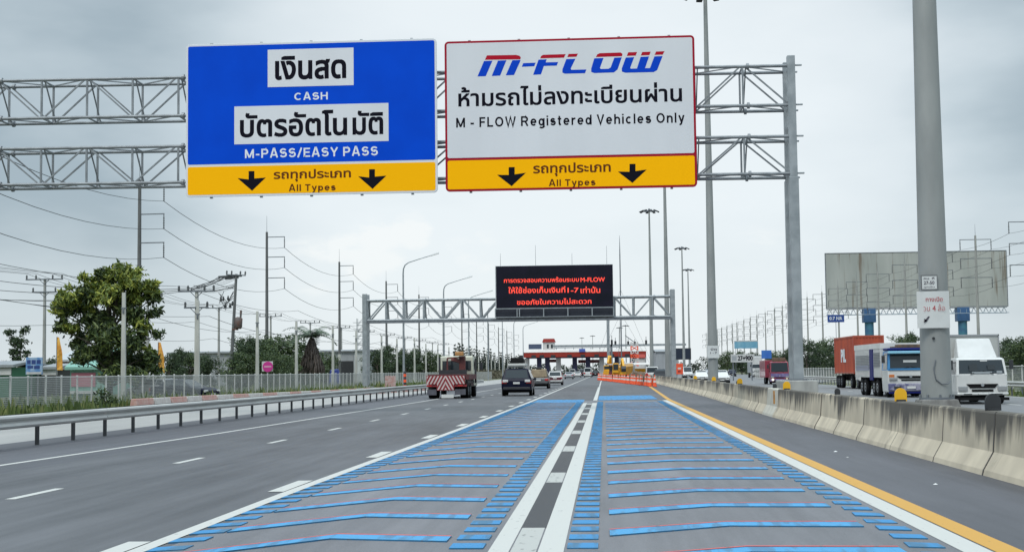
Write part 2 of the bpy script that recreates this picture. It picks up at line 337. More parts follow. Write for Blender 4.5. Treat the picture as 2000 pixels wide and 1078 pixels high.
def ribbon(b, pts, t, y, f):
    n = len(pts); V_ = [Vector(p) for p in pts]; cl = (V_[0]-V_[-1]).length < 1e-4; L_ = []; R_ = []
    for i in range(n):
        a = V_[i-1] if i else (V_[-2] if cl else None); c = V_[i+1] if i < n-1 else (V_[1] if cl else None)
        d1 = (V_[i]-a).normalized() if a is not None else (c-V_[i]).normalized(); d2 = (c-V_[i]).normalized() if c is not None else d1
        m_ = Vector((-d1.y-d2.y, d1.x+d2.x)); m_ = m_.normalized() if m_.length > .05 else Vector((-d1.y, d1.x)); kk = 1/max(.42, m_.dot(Vector((-d1.y, d1.x))))
        L_.append(V_[i]+m_*t/2*kk); R_.append(V_[i]-m_*t/2*kk)
    for i in range(n-1): b.quad(f(L_[i], y), f(R_[i], y), f(R_[i+1], y), f(L_[i+1], y))
def stroke_text(s, x0, x1, z0, z1, y, m, parent, t=.18, gap=.17, name='lettering'):
    X = 0; items = []
    for ch in s: w, st = glyph(ch, t); items.append((X, st)); X += w+(gap if ch != ' ' else 0)
    X -= gap; zlo = -.24 if any(c in 'gpy' for c in s) else 0
    sx = (x1-x0)/X; sz = (z1-z0)/(1-zlo); b = MB(); k = 0
    for ox, st in items:
        for p in st:
            k += 1; ribbon(b, p, t, y-.0007*(k % 3), lambda q, yy, ox=ox: (x0+(q[0]+ox)*sx, yy, z0+(q[1]-zlo)*sz))
    return b.build(name, m, parent, fixn=False)
# ================================================================== GROUND AND ROADS
def sheet(name, rects, z, m, polys=()):
    b = MB()
    for x0, x1, y0, y1 in rects: b.quad((x0, y0, z), (x1, y0, z), (x1, y1, z), (x0, y1, z))
    for p in polys: b.poly([(x, y, z) for x, y in p])
    return struct(b.build(name, m))
M_SOIL = mat('verge_soil', (0.075, 0.095, 0.035), 0.95, col2=(0.13, 0.12, 0.075), scale=0.35, bump=0.4, detail=8)
sheet('ground', [(-3000, 3000, -100, 4000)], -0.06, M_SOIL)
sheet('road', [(-10.15, 3.45, -12, 700)], 0.0, A_MAIN)
sheet('shoulder', [(-14.6, -10.15, -12, 700)], 0.0, A_SHOULDER)
sheet('inner_shoulder', [(3.45, 6.6, -12, 700)], 0.0, A_SHOULDER)
sheet('blue_lane_surface', [(-4.1, 3.45, -12, 77)], 0.004, A_BLUE)
sheet('frontage_road', [(-22.6, -14.6, -12, 420)], -0.012, A_CONC)
sheet('median_ground', [(6.6, 8.4, -12, 700)], -0.004, A_CONC)
sheet('opposite_road', [], -0.002, A_OPP, [[(8.4, -12), (21.6, -12), (21.6, 150), (44, 260), (44, 700), (8.4, 700)]])
sheet('toll_apron', [(-40, -14.6, 420, 700)], -0.004, A_OPP)
# ------------------------------------------------------------------ painted markings (sheets a few mm up)
def strips(name, quads, z, m):
    b = MB()
    for q in quads: b.add([(x, y, z) for x, y in q], [tuple(range(len(q)))])
    return struct(b.build(name, m))
def along(x0, x1, y0, y1, x2=None, x3=None): return [(x0, y0), (x1, y0), (x3 if x3 is not None else x1, y1), (x2 if x2 is not None else x0, y1)]
strips('white_edge_line', [along(-11.15, -11.0, 8, 26), along(-11.15, -11.0, 26, 39, -10.75, -10.6), along(-10.75, -10.6, 39, 80, -10.3, -10.15), along(-10.3, -10.15, 80, 400)], 0.004, M_WLINE)
strips('lane_dashes', [along(-7.93, -7.79, y, y+1.75) for y in [3.9+7.36*i for i in range(45)]], 0.004, M_WLINE)
strips('white_separator_line', [along(-4.38, -4.21, -5, 20), along(-4.38, -4.21, 20, 40, -4.19, -4.02), along(-4.19, -4.02, 40, 75, -4.03, -3.86), along(-4.03, -3.86, 75, 420)]
       + [along(-4.62+o, -4.40+o, y, y+2.0) for o, y in [(0.17*max(0, min(1, (yy-20)/22)), yy) for yy in [4.0+7.75*i for i in range(22)]]], 0.008, M_WLINE)
strips('right_edge_line', [along(3.07, 3.32, -5, 77)], 0.008, M_WLINE)
strips('yellow_edge_line', [along(3.345, 3.59, -5, 78), along(3.345, 3.59, 78, 142, 4.35, 4.6)], 0.008, M_YLINE)
strips('centre_double_line', [along(-1.06, -0.875, -5, 72), along(-0.615, -0.385, -5, 72)]
       + [along(-0.62, -0.40, 78, 142)] + [along(-0.56, -0.42, 142, 250)], 0.008, M_WLINE)
strips('pale_centre_blocks', [along(-0.86, -0.63, y, y+2) for y in [-3.2+8*i for i in range(10)] if y < 70], 0.0085, worn('grey_white_road_paint', (0.40, 0.40, 0.375), (0.22, 0.22, 0.21), 0.42))
strips('dark_line_infill', [along(-0.875, -0.615, y, y+6) for y in [-1.2+8*i for i in range(9)]], 0.008, A_DARK)
rq, lq, red = [], [], []
def lx(y): return -4.20 if y < 20 else (-4.20+.19*(y-20)/20 if y < 40 else -4.01+.16*(y-40)/35)     # right edge of the separator line
for i in range(30):
    y = 11.0 + 2.12*i
    if y > 75: break
    j = random.uniform(-0.03, 0.03)
    a, k, e = (0.03, y-0.68+j), (1.25+j, y+0.02), (2.58, y-0.05)
    th = random.uniform(.82, 1.0)*(1 if y < 28 else 1.18)
    rq.append([(a[0], a[1]-0.62*th), (k[0], k[1]-0.46*th), (e[0], e[1]-0.52*th), e, k, a])
    a2, k2, e2 = (max(-3.84, lx(y)+.36), y-0.32+j), (-2.67, y+1.15), (-1.51, y+0.92)
    lq.append([(a2[0]-0.01, a2[1]-0.50*th), (k2[0], k2[1]-0.48*th), (e2[0], e2[1]-0.52*th), e2, k2, a2])
    for p, q in ((a, k), (k, e), (a2, k2), (k2, e2)): red.append([(p[0], p[1]-.055), (q[0], q[1]-.055), (q[0], q[1]+0.01), (p[0], p[1]+0.01)])
def ribs(name, quads, z, h, m):               # raised rumble ribs of thermoplastic
    b = MB()
    for q in quads:
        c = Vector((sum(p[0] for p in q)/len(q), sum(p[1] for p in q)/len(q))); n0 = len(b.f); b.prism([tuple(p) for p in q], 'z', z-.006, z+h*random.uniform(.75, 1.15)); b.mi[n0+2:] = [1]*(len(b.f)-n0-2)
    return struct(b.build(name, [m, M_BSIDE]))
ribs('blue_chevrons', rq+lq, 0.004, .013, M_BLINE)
strips('pink_chevron_edges', red, 0.0198, M_RLINE)
bars = []
for i in range(100):
    y = 9.0 + 0.69*i + random.uniform(-.02, .02)
    if y > 75: break
    l = lx(y)
    bars += [[(2.68, y-.06), (2.98, y-.14), (2.98, y+.18), (2.70, y+.28)], [(l+.32, y-.04), (l+.32, y+.28), (l+.01, y+.12), (l+.01, y-.20)],
             [(-1.43, y-.06), (-1.12, y-.06), (-1.12, y+.31), (-1.43, y+.31)], [(-0.36, y-.06), (-0.08, y-.06), (-0.08, y+.32), (-0.36, y+.32)]]
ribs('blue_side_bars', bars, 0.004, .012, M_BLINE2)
strips('blue_start_bars', [[(-3.75, 74.5), (-1.1, 72.6), (-1.1, 80.5), (-3.75, 81.5)], [(-0.35, 78.2), (2.95, 80.2), (2.95, 92.5), (-0.35, 92.0)]], 0.009, M_BLINE2)
strips('opposite_lane_lines', [along(8.9, 9.05, -5, 400), along(21.0, 21.15, -5, 150)] + [along(x, x+.15, y, y+2) for x in (12.7, 16.9) for y in range(4, 300, 8)], 0.003, M_WLINE)
# ------------------------------------------------------------------ grass beside the frontage road (nobody could count it)
M_GRASS = leafmat('grass_blades', (0.045, 0.075, 0.015), (0.10, 0.15, 0.035), (0.24, 0.25, 0.09))
def grass(name, n, xr, yr, hr):
    b = MB(); R = random.Random(3)
    for _ in range(n):
        x = R.uniform(*xr); y = yr[0] + (yr[1]-yr[0])*R.random()**1.6; h = R.uniform(*hr)*(1 if R.random() < .9 else 1.7)
        a = R.uniform(0, pi); w = R.uniform(.05, .14); l = R.uniform(-.3, .3)*h
        dx, dy = cos(a)*w, sin(a)*w
        b.add([(x-dx, y-dy, -.06), (x+dx, y+dy, -.06), (x+l+dx*.2, y+dy*.2, h), (x+l-dx*.2, y-dy*.2, h)], [(0, 1, 2, 3)])
    return tag(b.build(name, M_GRASS, fixn=False), 'rough green grass on the verge behind the kerb blocks and round the mesh fence', 'grass', kind='stuff')
grass('verge_grass', 14000, (-33, -23.6), (52, 190), (.12, .5))
g2 = grass('verge_grass', 2500, (22.6, 30), (45, 130), (.08, .3)); g2['label'] = 'strip of short grass beyond the opposite carriageway on the right'

# ================================================================== CONCRETE MEDIAN BARRIER
m = mat('barrier_concrete', (0.58, 0.505, 0.385), 0.85, col2=(0.42, 0.365, 0.28), scale=1.1, bump=0.15, stretch=(1, 1, .5))
def stain(m, dark, zlo, zhi, scale, st, amt):                    # mildew runs down from the top edge, in streaks of their own
    t, b = nodes_of(m); L = t.links.new; base = b.inputs['Base Color'].links[0].from_socket
    c = t.nodes.new('ShaderNodeTexCoord'); mp = t.nodes.new('ShaderNodeMapping'); mp.inputs['Scale'].default_value = st; L(c.outputs['Object'], mp.inputs[0])
    n = t.nodes.new('ShaderNodeTexNoise'); n.inputs['Scale'].default_value = scale; n.inputs['Detail'].default_value = 7; n.inputs['Roughness'].default_value = 0.65; L(mp.outputs[0], n.inputs[0])
    s = t.nodes.new('ShaderNodeSeparateXYZ'); L(c.outputs['Object'], s.inputs[0])
    mr = t.nodes.new('ShaderNodeMapRange'); L(s.outputs[2], mr.inputs[0]); mr.inputs[1].default_value = zlo; mr.inputs[2].default_value = zhi; mr.inputs[3].default_value = -0.26; mr.inputs[4].default_value = 0.16
    n0 = t.nodes.new('ShaderNodeTexNoise'); n0.inputs['Scale'].default_value = 0.22; n0.inputs['Detail'].default_value = 2; L(c.outputs['Object'], n0.inputs[0]); m0 = t.nodes.new('ShaderNodeMath'); m0.operation = 'MULTIPLY_ADD'; L(n0.outputs[0], m0.inputs[0]); m0.inputs[1].default_value = 1.1; m0.inputs[2].default_value = -0.56; m1_ = t.nodes.new('ShaderNodeMath'); L(mr.outputs[0], m1_.inputs[0]); L(m0.outputs[0], m1_.inputs[1])
    ad = t.nodes.new('ShaderNodeMath'); L(n.outputs[0], ad.inputs[0]); L(m1_.outputs[0], ad.inputs[1])
    r = t.nodes.new('ShaderNodeMapRange'); L(ad.outputs[0], r.inputs[0]); r.inputs[1].default_value = 0.41; r.inputs[2].default_value = 0.64; r.inputs[4].default_value = amt
    mx = t.nodes.new('ShaderNodeMix'); mx.data_type = 'RGBA'; L(r.outputs[0], mx.inputs[0]); L(base, mx.inputs[6]); mx.inputs[7].default_value = (*dark, 1); L(mx.outputs[2], b.inputs['Base Color'])
stain(m, (0.05, 0.047, 0.042), 0.30, 0.93, 1.6, (1, 1.7, 0.14), 0.9)
m_new = mat('pale_barrier_concrete', (0.55, 0.53, 0.46), 0.85, col2=(0.46, 0.44, 0.38), scale=2)
barrier = thing('median_barrier', 'long stained concrete barrier wall along the right of the blue lanes', 'barrier', (5.75, 0, 0))
def bx(y):                                                        # lateral position of the foot of the wall
    pts = [(-5, -.24), (50, -.18), (85, .22), (140, .4), (420, .4)]
    for (a, p), (c, q) in zip(pts, pts[1:]):
        if y <= c: return p + (q-p)*(y-a)/(c-a)
    return .4
PROF = [(0, 0), (0.02, .08), (.17, .34), (.215, .90), (.235, .93), (.415, .93), (.435, .90), (.48, .34), (.63, .08), (.65, 0)]
def segment(y0, y1, mm, grow=0.0, label=None):
    b = MB(); n = len(PROF); ys = [y0, y1]
    vs = [(bx(y)+px - grow*(1 if i < 5 else -1), y, pz) for y in ys for i, (px, pz) in enumerate(PROF)]
    fs = [(i, i+1, n+i+1, n+i) for i in range(n-1)] + [tuple(range(n-1, -1, -1)), tuple(range(n, 2*n))]
    b.add(vs, fs); o = b.build('wall_segment', mm, barrier, bevel=0.012)
    if label: o['label'] = label
    return o
ys = [-4, 2, 5.5, 8.6, 11.8, 15.2, 18.4, 21.7, 24.9, 28.6, 32.4]
y = 32.4
while y < 170: y += 3.2; ys.append(y)
for a, c in zip(ys, ys[1:]):
    if abs(a-48.4) < .1: segment(a, c-.03, m_new, 0.015, 'paler newer concrete length of the barrier')
    else: segment(a+random.uniform(.01, .03), c-0.02, m, random.uniform(-.012, .012))
segment(ys[-1], 420, m)
M_JOINT = mat('joint_dark', (0.07, 0.065, 0.06), .9)
for k, c in enumerate(ys[1:-1]):
    o = segment(c-.03, c+.012, M_JOINT, .004); o.name = 'joint'; o.modifiers.clear()
mb = MB(); mb.box(bx(47.8)-.01, bx(47.8)+.02, 47.75, 48.0, .45, .88)
mb.build('marker_strip', mat('orange_marker', (0.55, 0.25, 0.04), 0.6, col2=(0.3, 0.14, 0.04), scale=6), barrier)
M_REFL = mat('yellow_reflector', (0.75, 0.40, 0.01), 0.4)
def reflector(mm, label, Y, cat='reflector', dx=0.32):
    t = thing('barrier_reflector', label, cat, (5.75+bx(Y)+dx, Y, .93), 0, 'reflectors along the barrier top')
    b = MB(); a = [(-.12, .0), (.12, .0), (.12, .14)] + [(.12*cos(k*pi/8), .14+.12*sin(k*pi/8)) for k in range(1, 8)] + [(-.12, .14)]
    b.prism(a, 'y', -.02, .02); b.build('reflector_plate', mm, t, bevel=.004)
    f = MB(); f.box(-.09, .09, -.06, .06, 0.0, .035); f.build('foot', M_DARK, t)
    return t
for Y, l in ((29.0, 'biggest yellow round-topped reflector on the barrier, beside the thick mast'), (47.0, 'yellow reflector on the barrier beside the gantry pedestal'), (65.0, 'yellow reflector on the barrier left of the gantry post'), (83.0, 'small yellow reflector on the barrier by the second light mast'), (101.0, 'tiny farthest yellow reflector on the barrier towards the cones')):
    reflector(M_REFL, l, Y)
for Y, l in ((22.3, 'dark back of a reflector on the barrier in front of the box truck'), (37.0, 'dark back of a reflector on the barrier below the container truck'), (50.6, 'dark back of a reflector on the barrier below the red truck'), (66.5, 'tiny dark back of a reflector on the barrier left of the gantry post')):
    o = reflector(M_DARK, l, Y, dx=0.35); o.scale = [1.0]*3 if Y < 30 else [.6]*3

# ================================================================== LEFT GUARDRAIL
rail = thing('guardrail', 'long galvanised steel guardrail on dark posts along the left shoulder', 'guardrail', (-13.4, 0, 0))
def wbeam(y0, y1, x=0, z=.60, s=1):
    pr = [(0, -.155), (.05, -.13), (.07, -.09), (.05, -.045), (0, -.01), (0, .01), (.05, .045), (.07, .09), (.05, .13), (0, .155)]
    pr = [(x+s*a, z+c) for a, c in pr] + [(x+s*(a-.012), z+c) for a, c in reversed(pr)]
    return MB().prism(pr, 'y', y0, y1)
y0 = 19.3; k = 0
while y0 < 150:
    wbeam(y0+.004, y0+9.30, 0 if k % 2 else 0.004).build('rail_beam', M_RAIL, rail); y0 += 9.32; k += 1
y = 19.6; posts = 0
while y < 150 and posts < 64:
    MB().box(-.16, -.085, y-.045, y+.045, -.1, .74).build('post', M_RPOST, rail)
    MB().box(-.083, -.004, y-.05, y+.05, .50, .70).build('spacer_block', M_GALVD, rail)
    y += 2.33; posts += 1
wbeam(19.3, 150.0, -.245, .60, -1).build('rear_beam', M_RPOST, rail)
# delineator with orange and black bands standing where the rail ends
# ================================================================== RED AND WHITE KERB BLOCKS on the frontage road
M_KR = mat('faded_red_block', (0.46, 0.22, 0.19), 0.7, col2=(0.5, 0.33, 0.29), scale=4); M_KW = mat('faded_white_block', (0.56, 0.53, 0.50), 0.7, col2=(0.45, 0.4, 0.38), scale=4)
pts = [(-23.2, 71.0), (-22.3, 80), (-20.3, 92), (-18.6, 108), (-17.0, 128), (-16.2, 150)]
def pathpt(s):
    for (ax, ay), (cx, cy) in zip(pts, pts[1:]):
        L = math.hypot(cx-ax, cy-ay)
        if s <= L: return ax+(cx-ax)*s/L, ay+(cy-ay)*s/L, math.atan2(cy-ay, cx-ax)
        s -= L
    return None
s = 0; k = 0
blk = None
while True:
    q = pathpt(s)
    if not q or k >= 36: break
    lab = '%s block from the left in the faded red and white row behind the guardrail' % ORD[k]
    name_m = M_KR if k % 2 == 0 else M_KW
    b = MB(); b.prism([(-.22, 0), (.22, 0), (.13, .5), (-.13, .5)], 'x', -1.05, 1.05)
    o = b.build('kerb_block', name_m, None, bevel=.02); o.location = (q[0], q[1], -.012); o.rotation_euler = (0, 0, q[2])
    tag(o, ('red ' if k % 2 == 0 else 'white ')+lab, 'road block', 'red and white blocks along the frontage road'); s += 2.2; k += 1

# ================================================================== MESH FENCES
M_FENCE = mat('fence_steel', (0.64, 0.64, 0.62), 0.55, 0.1, col2=(0.52, 0.52, 0.50), scale=2)
M_MESH = mat('fence_mesh', (0.40, 0.41, 0.40), 0.6, 0.1)
def fence(label, x, y0, y1, h, step=2.0, dens=0.075):
    f = thing('mesh_fence', label, 'fence', (x, y0, -.06)); n = int((y1-y0)/step); b = None; rest = MB(); first = None
    for i in range(n+1):
        if i < 96:
            if first is None:
                bb = MB(); bb.box(-.035, .035, -.035, .035, 0, h); bb.cbox((0, 0, h+.01), (.08, .08, .02)); first = bb.build('post', M_FENCE, f); first.location = (0, 0, 0)
            else:
                c = first.copy(); COL.objects.link(c); c.parent = f; c.location = (random.uniform(-.015, .015), i*step, random.uniform(-.02, .02)); c.rotation_euler = (0, random.uniform(-.012, .012), 0)
        else: rest.box(-.035, .035, i*step-.035, i*step+.035, 0, h)
    if rest.v: o = rest.build('far_posts', M_FENCE, f); o['kind'] = 'stuff'
    r = MB(); r.box(-.03, .03, 0, n*step, h-.09, h-.035); r.build('top_rail', M_FENCE, f)
    r = MB(); r.box(-.025, .025, 0, n*step, .12, .17); r.build('bottom_rail', M_FENCE, f)
    w = MB(); y = .05; L = n*step
    while y < L:
        d = dens if y < 60 else dens*2; t = .012 if y < 60 else .026
        w.add([(.036, y-t, .17), (.036, y+t, .17), (.036, y+t, h-.09), (.036, y-t, h-.09)], [(0, 1, 2, 3)]); y += d
    for k in range(1, 18):
        z = .17+(h-.26)*k/18; w.add([(.038, 0, z-.01), (.038, L, z-.01), (.038, L, z+.01), (.038, 0, z+.01)], [(0, 1, 2, 3)])
    w.build('wire_mesh', M_MESH, f, fixn=False)
    return f
fence('long galvanised mesh fence on the grass verge behind the left guardrail', -25.8, 55, 330, 1.74)
fence('galvanised mesh fence beyond the opposite carriageway on the right', 25.0, 52, 240, 1.72)
r2 = thing('guardrail', 'galvanised guardrail beyond the opposite carriageway behind the trucks', 'guardrail', (22.6, 0, 0))
wbeam(50, 170, 0, .60, -1).build('rail_beam', M_RAIL, r2)
for i in range(60): MB().box(.085, .16, 50+i*2-.045, 50+i*2+.045, -.1, .72).build('post', M_GALVD, r2)
# striped marker post near the far end of the rail
t = thing('marker_post', 'orange and black banded marker post beside the left street lamp', 'marker post', (*G(791, 760).xy, 0))
b = MB(); b.lathe([(.14, 0), (.14, 1.75), (.10, 1.82)], 12); b.build('post', M_DARK, t)
for k in range(3): MB().lathe([(.146, .15+k*.55), (.146, .42+k*.55)], 12).build('band', M_ORANGE, t)

# ================================================================== OVERHEAD GANTRIES
def truss(parent, name, x0, x1, yf, yb, z0, z1, nb, mm, ch=.066, dg=.043, drop=0.0):
    b = MB(); f = lambda x: drop*(x-x0)/(x1-x0)
    for y in (yf, yb):
        for z in (z0, z1): b.tube([(x0, y, z+f(x0)), (x1, y, z+f(x1))], ch, 10)
    st = (x1-x0)/nb
    for i in range(nb+1):
        x = x0+i*st
        for y in (yf, yb): b.bar((x, y, z0+f(x)), (x, y, z1+f(x)), dg*1.7)
        for z in (z0, z1): b.bar((x, yf, z+f(x)), (x, yb, z+f(x)), dg*1.2)
        b.bar((x+.12, yf, z1+f(x)), (x+.12, yb, z0+f(x)), dg*1.1)
        if i < nb:
            a, c = (z0, z1) if i % 2 == 0 else (z1, z0)
            for y in (yf, yb): b.bar((x+.08, y, a+f(x)), (x+st-.08, y, c+f(x)), dg*1.4)
            b.bar((x, yf if i % 2 else yb, z1+f(x)), (x+st, yb if i % 2 else yf, z1+f(x)), dg)
            b.bar((x, yf if i % 2 else yb, z0+f(x)), (x+st, yb if i % 2 else yf, z0+f(x)), dg)
        if i % 4 == 3:
            for z in (z0, z1):
                for y in (yf, yb): b.lathe([(ch*1.9, -.05), (ch*1.9, .05)], 10, (x+.2, y, z+f(x)), 'x')
    return b.build(name, mm, parent)
GY = 56.0
gan = thing('sign_gantry', 'tall double-truss steel gantry across the road carrying the blue and white signs', 'gantry', (0, 0, 0))
zt, zb = P(0, 157, GY).z, P(0, 231, GY).z; zt2, zb2 = P(0, 290, GY).z, P(0, 360, GY).z
dr = P(1535, 129, GY).z - zt
xl, xr = -30.0, P(1547, 240, GY).x
truss(gan, 'upper_truss', xl, xr, GY, GY+1.25, zb, zt, 20, M_TRUSS, drop=dr)
truss(gan, 'lower_truss', xl, xr, GY, GY+1.25, zb2, zt2, 20, M_TRUSS, drop=dr)
for x, zt_ in ((xl, zt+.6), (xr, P(1541, 110, GY).z)):
    for y in (GY-.02, GY+1.27):
        b = MB(); b.bar((x, y, 1.15), (x, y, zt2-1.8), .36); b.bar((x, y, zt2-1.8), (x, y, zt_), .30)
        for zz in (zt+dr, zb+dr, zt2+dr, zb2+dr):
            if x > 0: b.bar((x+.15, y-.05, zz), (x+.42, y-.05, zz), .07)
        b.build('post', M_GALV, gan, bevel=.02)
    b = MB(); b.box(x-.62, x+.62, GY-.9, GY+2.2, -.1, 1.15); b.build('pedestal', M_CONC, gan, bevel=.04)
    b = MB()
    for y in (GY-.02, GY+1.27): b.box(x-.3, x+.3, y-.3, y+.3, 1.15, 1.2)
    b.build('base_plate', M_GALVD, gan)
    b = MB()
    for k in range(6): b.bar((x, GY, 1.9+k*1.7), (x, GY+1.25, 2.75+k*1.7) if k % 2 else (x, GY+1.25, 2.75+k*1.7), .08)
    b.build('post_bracing', M_GALV, gan)
# ------------------------------------------------------------------ the two big signs
SY = GY-0.42
def sgn(u, v, y=SY): p = P(u, v, y); return p.x, p.z
M_SBLUE = mat('sign_blue', (0.001, 0.068, 0.60), 0.6, spec=0.06, col2=(0.001, 0.060, 0.545), scale=0.7)
M_SWHITE = mat('sign_white', (0.68, 0.69, 0.72), 0.5, spec=0.2, col2=(0.63, 0.64, 0.67), scale=0.5, stretch=(1, 1, .25))
M_SYEL = mat('sign_yellow', (1.0, 0.47, 0.0), 0.6, spec=0.08)
M_STXT = mat('sign_black', (0.008, 0.008, 0.014), 0.8, spec=0.05)
M_SBRN = mat('sign_brown', (0.13, 0.04, 0.012), 0.8, spec=0.05)
M_SRED = mat('sign_red', (0.33, 0.008, 0.025), 0.6, spec=0.1); M_SFRAME = mat('sign_frame_white', (0.66, 0.67, 0.70), 0.4)
def rounded(x0, x1, z0, z1, r, n=5):
    o = []
    for cx, cz, a in ((x1-r, z1-r, 0), (x0+r, z1-r, pi/2), (x0+r, z0+r, pi), (x1-r, z0+r, 1.5*pi)):
        o += [(cx+r*cos(a+k*pi/2/n), cz+r*sin(a+k*pi/2/n)) for k in range(n+1)]
    return o
def board(name, label, x0, x1, z0, z1, zs, frame_m, top_m, low_m, div_m):
    t = thing(name, label, 'road sign', (x0, SY, z0)); w, h, s = x1-x0, z1-z0, zs-z0
    MB().prism(rounded(0, w, 0, h, .16), 'y', 0, .07).build('frame', frame_m, t, bevel=.008)
    e = .085
    MB().prism(rounded(e, w-e, s+.05, h-e, .07), 'y', -.006, .01).build('upper_panel', top_m, t)
    MB().prism(rounded(e, w-e, e, s-.05, .07), 'y', -.006, .01).build('yellow_panel', low_m, t)
    b = MB()
    for k in range(5):
        xx = w*(.1+.2*k); b.box(xx-.05, xx+.05, .07, .20, -.05, h+.05)
    b.build('rear_bracket', M_GALV, t)
    return t, x0, z0
def text_on(t, x0, z0, s, u0, u1, v0, v1, m, bold, um=None, name='lettering'):
    um = um or (u0+u1)/2
    a = P(u0, (v0+v1)/2, SY).x-x0; c = P(u1, (v0+v1)/2, SY).x-x0
    if ord(s[0]) < 128: return stroke_text(s, a, c, P(um, v1, SY).z-z0, P(um, v0, SY).z-z0, -.010, m, t, bold, .20 if len(s) > 20 else .17, name)
    return lettering(s, a, c, P(um, v1, SY).z-z0, P(um, v0, SY).z-z0, -.010, m, t, bold, name)
def shape_on(t, x0, z0, polys, m, name, y=-.010):
    b = MB()
    for q in polys:
        p3 = [Vector((P(u, v, SY).x-x0, P(u, v, SY).z-z0, 0)) for u, v in q]
        b.add([(p.x, y, p.y) for p in p3], geometry.tessellate_polygon([p3]))
    return b.build(name, m, t, fixn=False)
A1 = lambda x, y: (350+x/3.267, 60+y/3.267)
A2 = lambda x, y: (850+x/3.17, 50+y/3.17)
# blue sign
tl, br = sgn(363.5, 88), sgn(855, 376); zs = sgn(610, 319.5)[1]
bs, bx0, bz0 = board('overhead_sign', 'blue overhead sign with white word panels and a yellow strip, hung on the gantry', tl[0], br[0], br[1], tl[1], zs, M_SFRAME, M_SBLUE, M_SYEL, M_SFRAME)
for (x0, y0, x1, y1) in ((565, 117, 1113, 356), (352, 474, 1336, 716)):
    q = [A1(x0, y0), A1(x1, y1)]; a = P((q[0][0]+q[1][0])/2, q[0][1], SY); c = P((q[0][0]+q[1][0])/2, q[1][1], SY)
    xa = P(q[0][0], (q[0][1]+q[1][1])/2, SY).x; xb = P(q[1][0], (q[0][1]+q[1][1])/2, SY).x
    MB().box(xa-bx0, xb-bx0, -.012, -.007, c.z-bz0, a.z-bz0).build('word_panel', M_SWHITE, bs)
def tb(s, x0, x1, y0, y1, m, bold, dy=0): 
    o = text_on(bs, bx0, bz0, s, A1(x0, 0)[0], A1(x1, 0)[0], A1(0, y0)[1], A1(0, y1)[1], m, bold)
    o.location.y = dy; return o
tb('เงินสด', 612, 1066, 160, 313, M_STXT, .030, -.006); tb('บัตรอัตโน', 388, 1072, 512, 677, M_STXT, .026, -.006); tb('มัติ', 1106, 1302, 510, 666, M_STXT, .026, -.006)
M_SLET = mat('sign_letter_white', (0.75, 0.77, 0.80), 0.4)
tb('CASH', 735, 948, 396, 443, M_SLET, .17); tb('M-PASS/EASY PASS', 420, 1268, 748, 806, M_SLET, .165)
tb('รถทุกประเภท', 602, 1096, 884, 962, M_SBRN, .024); tb('All Types', 700, 998, 980, 1033, M_SBRN, .17)
AR = [(443, 897), (480, 897), (480, 944), (553, 938), (465, 1022), (373, 942), (443, 950)]
shape_on(bs, bx0, bz0, [[A1(*p) for p in AR]], M_STXT, 'down_arrow'); shape_on(bs, bx0, bz0, [[A1(x+769, y-12) for x, y in AR]], M_STXT, 'down_arrow')
# white sign
tl, br = sgn(868, 82), sgn(1362, 365); zs = sgn(1115, 50+814/3.17)[1]
ws, wx0, wz0 = board('overhead_sign', 'white overhead sign with red frame and slanted red and blue logo', tl[0], br[0], br[1], tl[1], zs, M_SRED, M_SWHITE, M_SYEL, M_SRED)
def tw(s, x0, x1, y0, y1, m, bold): return text_on(ws, wx0, wz0, s, A2(x0, 0)[0], A2(x1, 0)[0], A2(0, y0)[1], A2(0, y1)[1], m, bold)
tw('ห้ามรถไม่ลงทะเบียนผ่าน', 143, 1528, 366, 489, M_STXT, .020); tw('M - FLOW Registered Vehicles Only', 130, 1543, 556, 632, M_STXT, .17)
tw('รถทุกประเภท', 606, 1087, 849, 932, M_SBRN, .024); tw('All Types', 704, 992, 952, 1003, M_SBRN, .17)
AR = [(455, 878), (492, 877), (492, 922), (562, 912), (473, 995), (383, 925), (455, 926)]
shape_on(ws, wx0, wz0, [[A2(*p) for p in AR]], M_STXT, 'down_arrow'); shape_on(ws, wx0, wz0, [[A2(x+748, y-20) for x, y in AR]], M_STXT, 'down_arrow')
RED = [[(320, 187), (500, 184), (522, 189), (530, 199), (527, 211), (308, 214)], [(668, 183), (808, 179), (797, 201), (650, 205), (655, 192)], [(826, 178), (884, 176), (874, 195), (818, 197)],
       [(1020, 173), (1148, 169), (1160, 178), (1156, 192), (995, 197), (1003, 181)], [(1195, 168), (1250, 166), (1241, 188), (1186, 190)], [(1282, 166), (1334, 164), (1326, 185), (1273, 187)], [(1368, 163), (1420, 161), (1409, 182), (1358, 184)]]
BLU = [[(302, 222), (354, 220), (313, 315), (262, 317)], [(389, 219), (441, 217), (402, 312), (350, 314)], [(478, 217), (528, 215), (526, 224), (488, 308), (437, 310)], [(545, 235), (622, 232), (613, 254), (536, 257)],
       [(640, 213), (690, 211), (684, 230), (761, 228), (752, 250), (673, 252), (655, 304), (606, 307)], [(812, 210), (868, 208), (839, 268), (843, 276), (936, 274), (927, 297), (803, 300), (787, 293), (788, 272)],
       [(985, 205), (1042, 203), (1020, 264), (1024, 271), (1072, 270), (1086, 262), (1109, 201), (1155, 199), (1129, 274), (1106, 292), (985, 296), (966, 289), (966, 268)],
       [(1180, 200), (1232, 198), (1207, 264), (1211, 269), (1249, 268), (1272, 196), (1324, 194), (1299, 266), (1330, 265), (1357, 193), (1408, 191), (1374, 278), (1352, 290), (1178, 294), (1156, 287), (1155, 268)]]
shape_on(ws, wx0, wz0, [[A2(*p) for p in q] for q in RED], mat('logo_red', (0.42, 0.008, 0.025), .7, spec=.08), 'logo_red_strokes')
